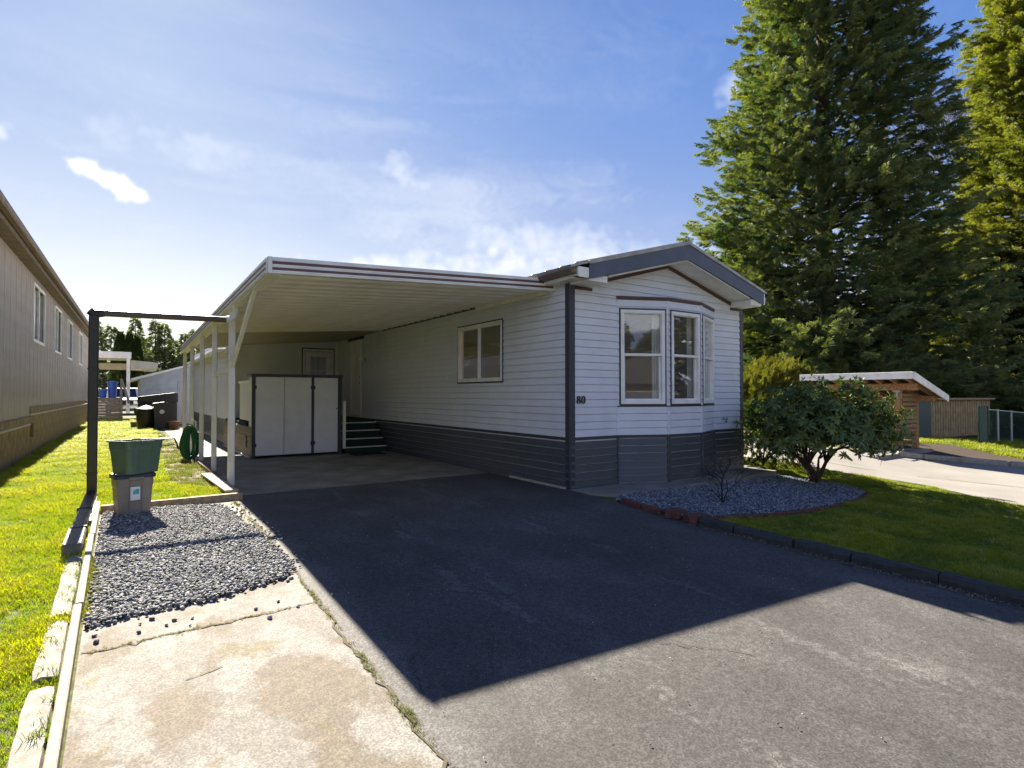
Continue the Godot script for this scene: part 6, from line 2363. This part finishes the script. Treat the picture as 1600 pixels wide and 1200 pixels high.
func build_trees() -> void:
	var sp := spray_mesh(92, 5, 0.02, 0.34, -0.1)
	var sp2 := spray_mesh(92, 6, 0.02, 0.32, -0.06)
	var far := spray_mesh(26, 7, 0.05, 0.4, 0.15)
	conifer("giant_conifer", "tall open conifer with visible trunk rising behind the home's gable", "", Vector3(32.62, ground_y(32.6, -16.4), -16.43), 44.0, 9.0, {"seed": 3, "branches": 420, "sprays": 74, "first": 0.03, "droop": 0.26, "size": 1.0, "mesh": sp, "trunk": 0.5, "c0": Color(0.06, 0.105, 0.055), "c1": Color(0.29, 0.305, 0.135), "power": 1.12, "gap": -0.22, "gap_freq": 0.3, "inner": 0.22, "lift": 0.5, "dip": -0.5, "perk": 0.5})
	conifer("dense_conifer", "dense yellow green conifer rising beyond the chain link fence", "", Vector3(50.2, ground_y(50, -8.8), -8.8), 46.0, 7.6, {"seed": 4, "branches": 420, "sprays": 80, "first": 0.01, "droop": 0.3, "size": 1.15, "mesh": sp2, "trunk": 0.55, "c0": Color(0.14, 0.165, 0.04), "c1": Color(0.4, 0.385, 0.1), "power": 0.45, "gap": -0.7, "inner": 0.4, "lift": 0.6, "dip": -0.5, "perk": 0.6})
	conifer("dark_conifer", "dark conifer standing between the giant and the dense one", "", Vector3(55.5, ground_y(55, -20.0), -20.5), 17.0, 6.5, {"seed": 8, "branches": 170, "sprays": 34, "first": 0.01, "size": 1.6, "mesh": sp, "c0": Color(0.03, 0.05, 0.014), "c1": Color(0.1, 0.11, 0.025), "gap": -0.4})
	conifer("dark_conifer", "dark low conifer behind the tan shed and fence", "", Vector3(46.0, ground_y(46, -11.0), -11.6), 12.0, 5.5, {"seed": 9, "branches": 150, "sprays": 34, "first": 0.0, "size": 1.5, "mesh": sp, "c0": Color(0.025, 0.04, 0.012), "c1": Color(0.12, 0.11, 0.03), "gap": -0.4})
	conifer("dark_conifer", "dark spreading conifer just behind the timber shelter", "", Vector3(40.0, ground_y(40, -19.0), -19.5), 8.5, 6.5, {"seed": 10, "branches": 150, "sprays": 34, "first": 0.0, "size": 1.4, "mesh": sp, "c0": Color(0.06, 0.085, 0.03), "c1": Color(0.2, 0.2, 0.06), "gap": -0.45})
	conifer("dark_conifer", "dark conifer half hidden by the home's front corner", "", Vector3(36.0, ground_y(36, -24.0), -24.0), 11.0, 6.0, {"seed": 15, "branches": 150, "sprays": 34, "first": 0.0, "size": 1.4, "mesh": sp, "c0": Color(0.06, 0.085, 0.03), "c1": Color(0.2, 0.2, 0.06), "gap": -0.45})
	bare_tree("bare_birch", "leafless tree with reddish twigs between the two tall conifers", Vector3(56.0, ground_y(56, -19.0), -18.0), 24.0, 21)
	# golden cypress by the road
	var gb := Vector3(18.9, ground_y(18.9, -11.4), -11.4)
	var gc := thing("golden_cypress", "golden green feathery shrub across the road, behind the rhododendron", "shrub", gb)
	var r := RandomNumberGenerator.new()
	r.seed = 66
	var xs := []
	var cs := []
	var gs := tool()
	for i in 14:
		var d := Vector3(r.randfn(0, 0.5), 1.0, r.randfn(0, 0.5)).normalized()
		tube(gs, [gb, gb + d * 0.7, gb + d * 1.3 + Vector3(0, 0.2, 0)], [0.03, 0.02, 0.008], 5, false)
	put("stems", gs, M.bark_dark, gc)
	var gn := FastNoiseLite.new()
	gn.seed = 8
	gn.frequency = 0.9
	for i in 2600:
		var d := Vector3(r.randfn(0, 1), r.randfn(0.35, 1), r.randfn(0, 1)).normalized()
		if d.y < -0.3:
			d.y = -d.y
		var k := (1.0 + 0.3 * gn.get_noise_3dv(d * 2.0)) * (1.0 - 0.35 * pow(r.randf(), 2.0))
		var p := gb + Vector3(0, 1.0, 0) + d * Vector3(1.7, 1.42, 1.7) * k
		var dd := (d + Vector3(0, 0.5, 0) + Vector3(r.randfn(0, 0.3), r.randfn(0, 0.3), r.randfn(0, 0.3))).normalized()
		xs.append(Transform3D(Basis.looking_at(-dd, Vector3(0.1, 0, 1)).scaled(Vector3.ONE * r.randf_range(0.24, 0.44)), p))
		cs.append(Color(0.1, 0.125, 0.025).lerp(Color(0.28, 0.235, 0.06), clampf(0.5 + gn.get_noise_3dv(p * 1.5) + r.randfn(0, 0.25), 0.0, 1.0)))
	swarm("foliage", sp2, xs, cs, M.needle, gc)
	# low evergreen between the home's corner and the rhododendron
	var lb := Vector3(10.85, ground_y(10.85, -6.75), -6.75)
	var ls := thing("low_evergreen", "low dark evergreen shrub between the home's corner and the rhododendron", "shrub", lb)
	var lt := tool()
	for i in 9:
		var d := Vector3(r.randfn(0, 0.6), 0.8, r.randfn(0, 0.6)).normalized()
		tube(lt, [lb, lb + d * 0.4, lb + d * 0.8], [0.02, 0.014, 0.006], 5, false)
	put("stems", lt, M.bark_dark, ls)
	xs = []
	cs = []
	for i in 1100:
		var d := Vector3(r.randfn(0, 1), r.randfn(0.1, 0.9), r.randfn(0, 1)).normalized()
		var k := (1.0 + 0.3 * gn.get_noise_3dv(d * 2.4)) * (1.0 - 0.4 * pow(r.randf(), 2.0))
		var p := lb + Vector3(0, 0.5, 0) + d * Vector3(0.85, 0.72, 0.8) * k
		if p.y < lb.y + 0.04:
			continue
		if p.x < 9.78 and p.z < -6.3:
			continue
		var dd := (d + Vector3(r.randfn(0, 0.3), r.randfn(0.1, 0.4), r.randfn(0, 0.3))).normalized()
		xs.append(Transform3D(Basis.looking_at(-dd, Vector3(0.1, 0, 1)).scaled(Vector3.ONE * r.randf_range(0.14, 0.28)), p))
		cs.append(Color(0.04, 0.07, 0.02).lerp(Color(0.11, 0.13, 0.03), r.randf()))
	swarm("foliage", sp2, xs, cs, M.needle, ls)
	# far woods behind the plots, leaf colours lightened in place of haze
	var px := [[-7.4, -126.3, 13.5], [-3.9, -124.0, 15.0], [-1.6, -122.0, 13.6], [0.4, -124.0, 12.2], [1.9, -120.5, 15.2], [3.4, -125.0, 12.0], [4.8, -118.0, 14.6], [6.2, -117.0, 14.0], [7.7, -120.0, 11.6], [9.1, -115.0, 12.2], [10.8, -118.0, 13.2], [12.5, -112.7, 12.4], [14.5, -115.0, 13.6], [-11.0, -128.0, 14.0], [17.0, -118.0, 13.0]]
	var nth := ["beside the brown building's far corner", "over the black downspout", "between the downspout and the tallest spire", "short, behind the cedar columns", "tallest spire, right over the cedar columns", "short, behind the grey shed's eave", "pointed, above the shed eave", "pointed, above the shed roof slope", "short, behind the shed ridge", "rounded, near the far carport posts", "between the far carport posts", "behind the carport gutter end", "hidden mostly by the carport roof", "half behind the brown building", "mostly behind the rear addition"]
	for i in px.size():
		conifer("wood_conifer", "distant conifer %s" % nth[i], "conifers of the far woods", Vector3(px[i][0], 0, px[i][1]), px[i][2], 2.3 + 0.5 * (i % 3), {"seed": 30 + i, "branches": 110, "sprays": 16, "first": 0.04, "size": 0.85, "mesh": far, "droop": 0.3, "power": 0.95, "lift": 0.15, "c0": Color(0.12, 0.15, 0.075), "c1": Color(0.3, 0.31, 0.14), "gap": -0.6})
	column_tree("dark columnar cedar, leftmost of three behind the awnings", Vector3(-0.15, 0, -66.8), 7.3, 0.62, far, 51)
	column_tree("dark columnar cedar, middle one of three behind the awnings", Vector3(0.6, 0, -66.3), 7.2, 0.5, far, 52)
	column_tree("dark columnar cedar, rightmost of three behind the awnings", Vector3(1.2, 0, -67.1), 7.0, 0.55, far, 53)

func build_across_street() -> void:
	# what the bay windows mirror: a house over the street with trees behind it
	var h := thing("opposite_house", "dark gabled house across the street, mirrored in the bay window", "house", Vector3(7.0, -0.7, 17.0))
	var y := ground_y(7, 14)
	var st := tool()
	box(st, Vector3(3.5, y, 14.5), Vector3(11.0, y + 2.7, 22.0), 0.0)
	put("wall", st, mat("opposite_wall", Color(0.3, 0.21, 0.13), 0.8), h)
	st = tool()
	extrude(st, PackedVector2Array([Vector2(3.0, y + 2.6), Vector2(11.5, y + 2.6), Vector2(7.25, y + 4.3)]), Transform3D(Basis(), Vector3(0, 0, 14.0)), 8.5)
	put("roof", st, M.shingle, h)
	st = tool()
	box(st, Vector3(5.0, y + 0.05, 14.44), Vector3(8.2, y + 2.2, 14.498), 0.01)
	put("garage_door", st, M.dark_trim, h)
	var far := spray_mesh(26, 7, 0.05, 0.4, 0.15)
	var at := [[1.0, 27.0, 6.5], [4.5, 31.0, 7.4], [8.0, 29.0, 6.8], [12.0, 30.0, 8.0], [15.5, 22.0, 10.0], [19.5, 12.0, 13.0], [24.0, 8.5, 15.0], [24.5, 15.0, 15.0], [-3.0, 28.0, 11.0]]
	for i in at.size():
		conifer("street_conifer", "conifer over the street %s" % ["behind the opposite house's corner", "behind the opposite house's roof", "behind the opposite house's ridge", "past the opposite house", "between the opposite house and the corner", "at the street corner", "by the side road's mouth", "deep in the street corner", "far down the street"][i], "conifers across the street", Vector3(at[i][0], ground_y(at[i][0], at[i][1]), at[i][1]), at[i][2], 2.6, {"seed": 70 + i, "branches": 90, "sprays": 14, "first": 0.03, "size": 1.3, "mesh": far, "droop": 0.2, "c0": Color(0.04, 0.055, 0.02), "c1": Color(0.14, 0.13, 0.045), "gap": -0.5})
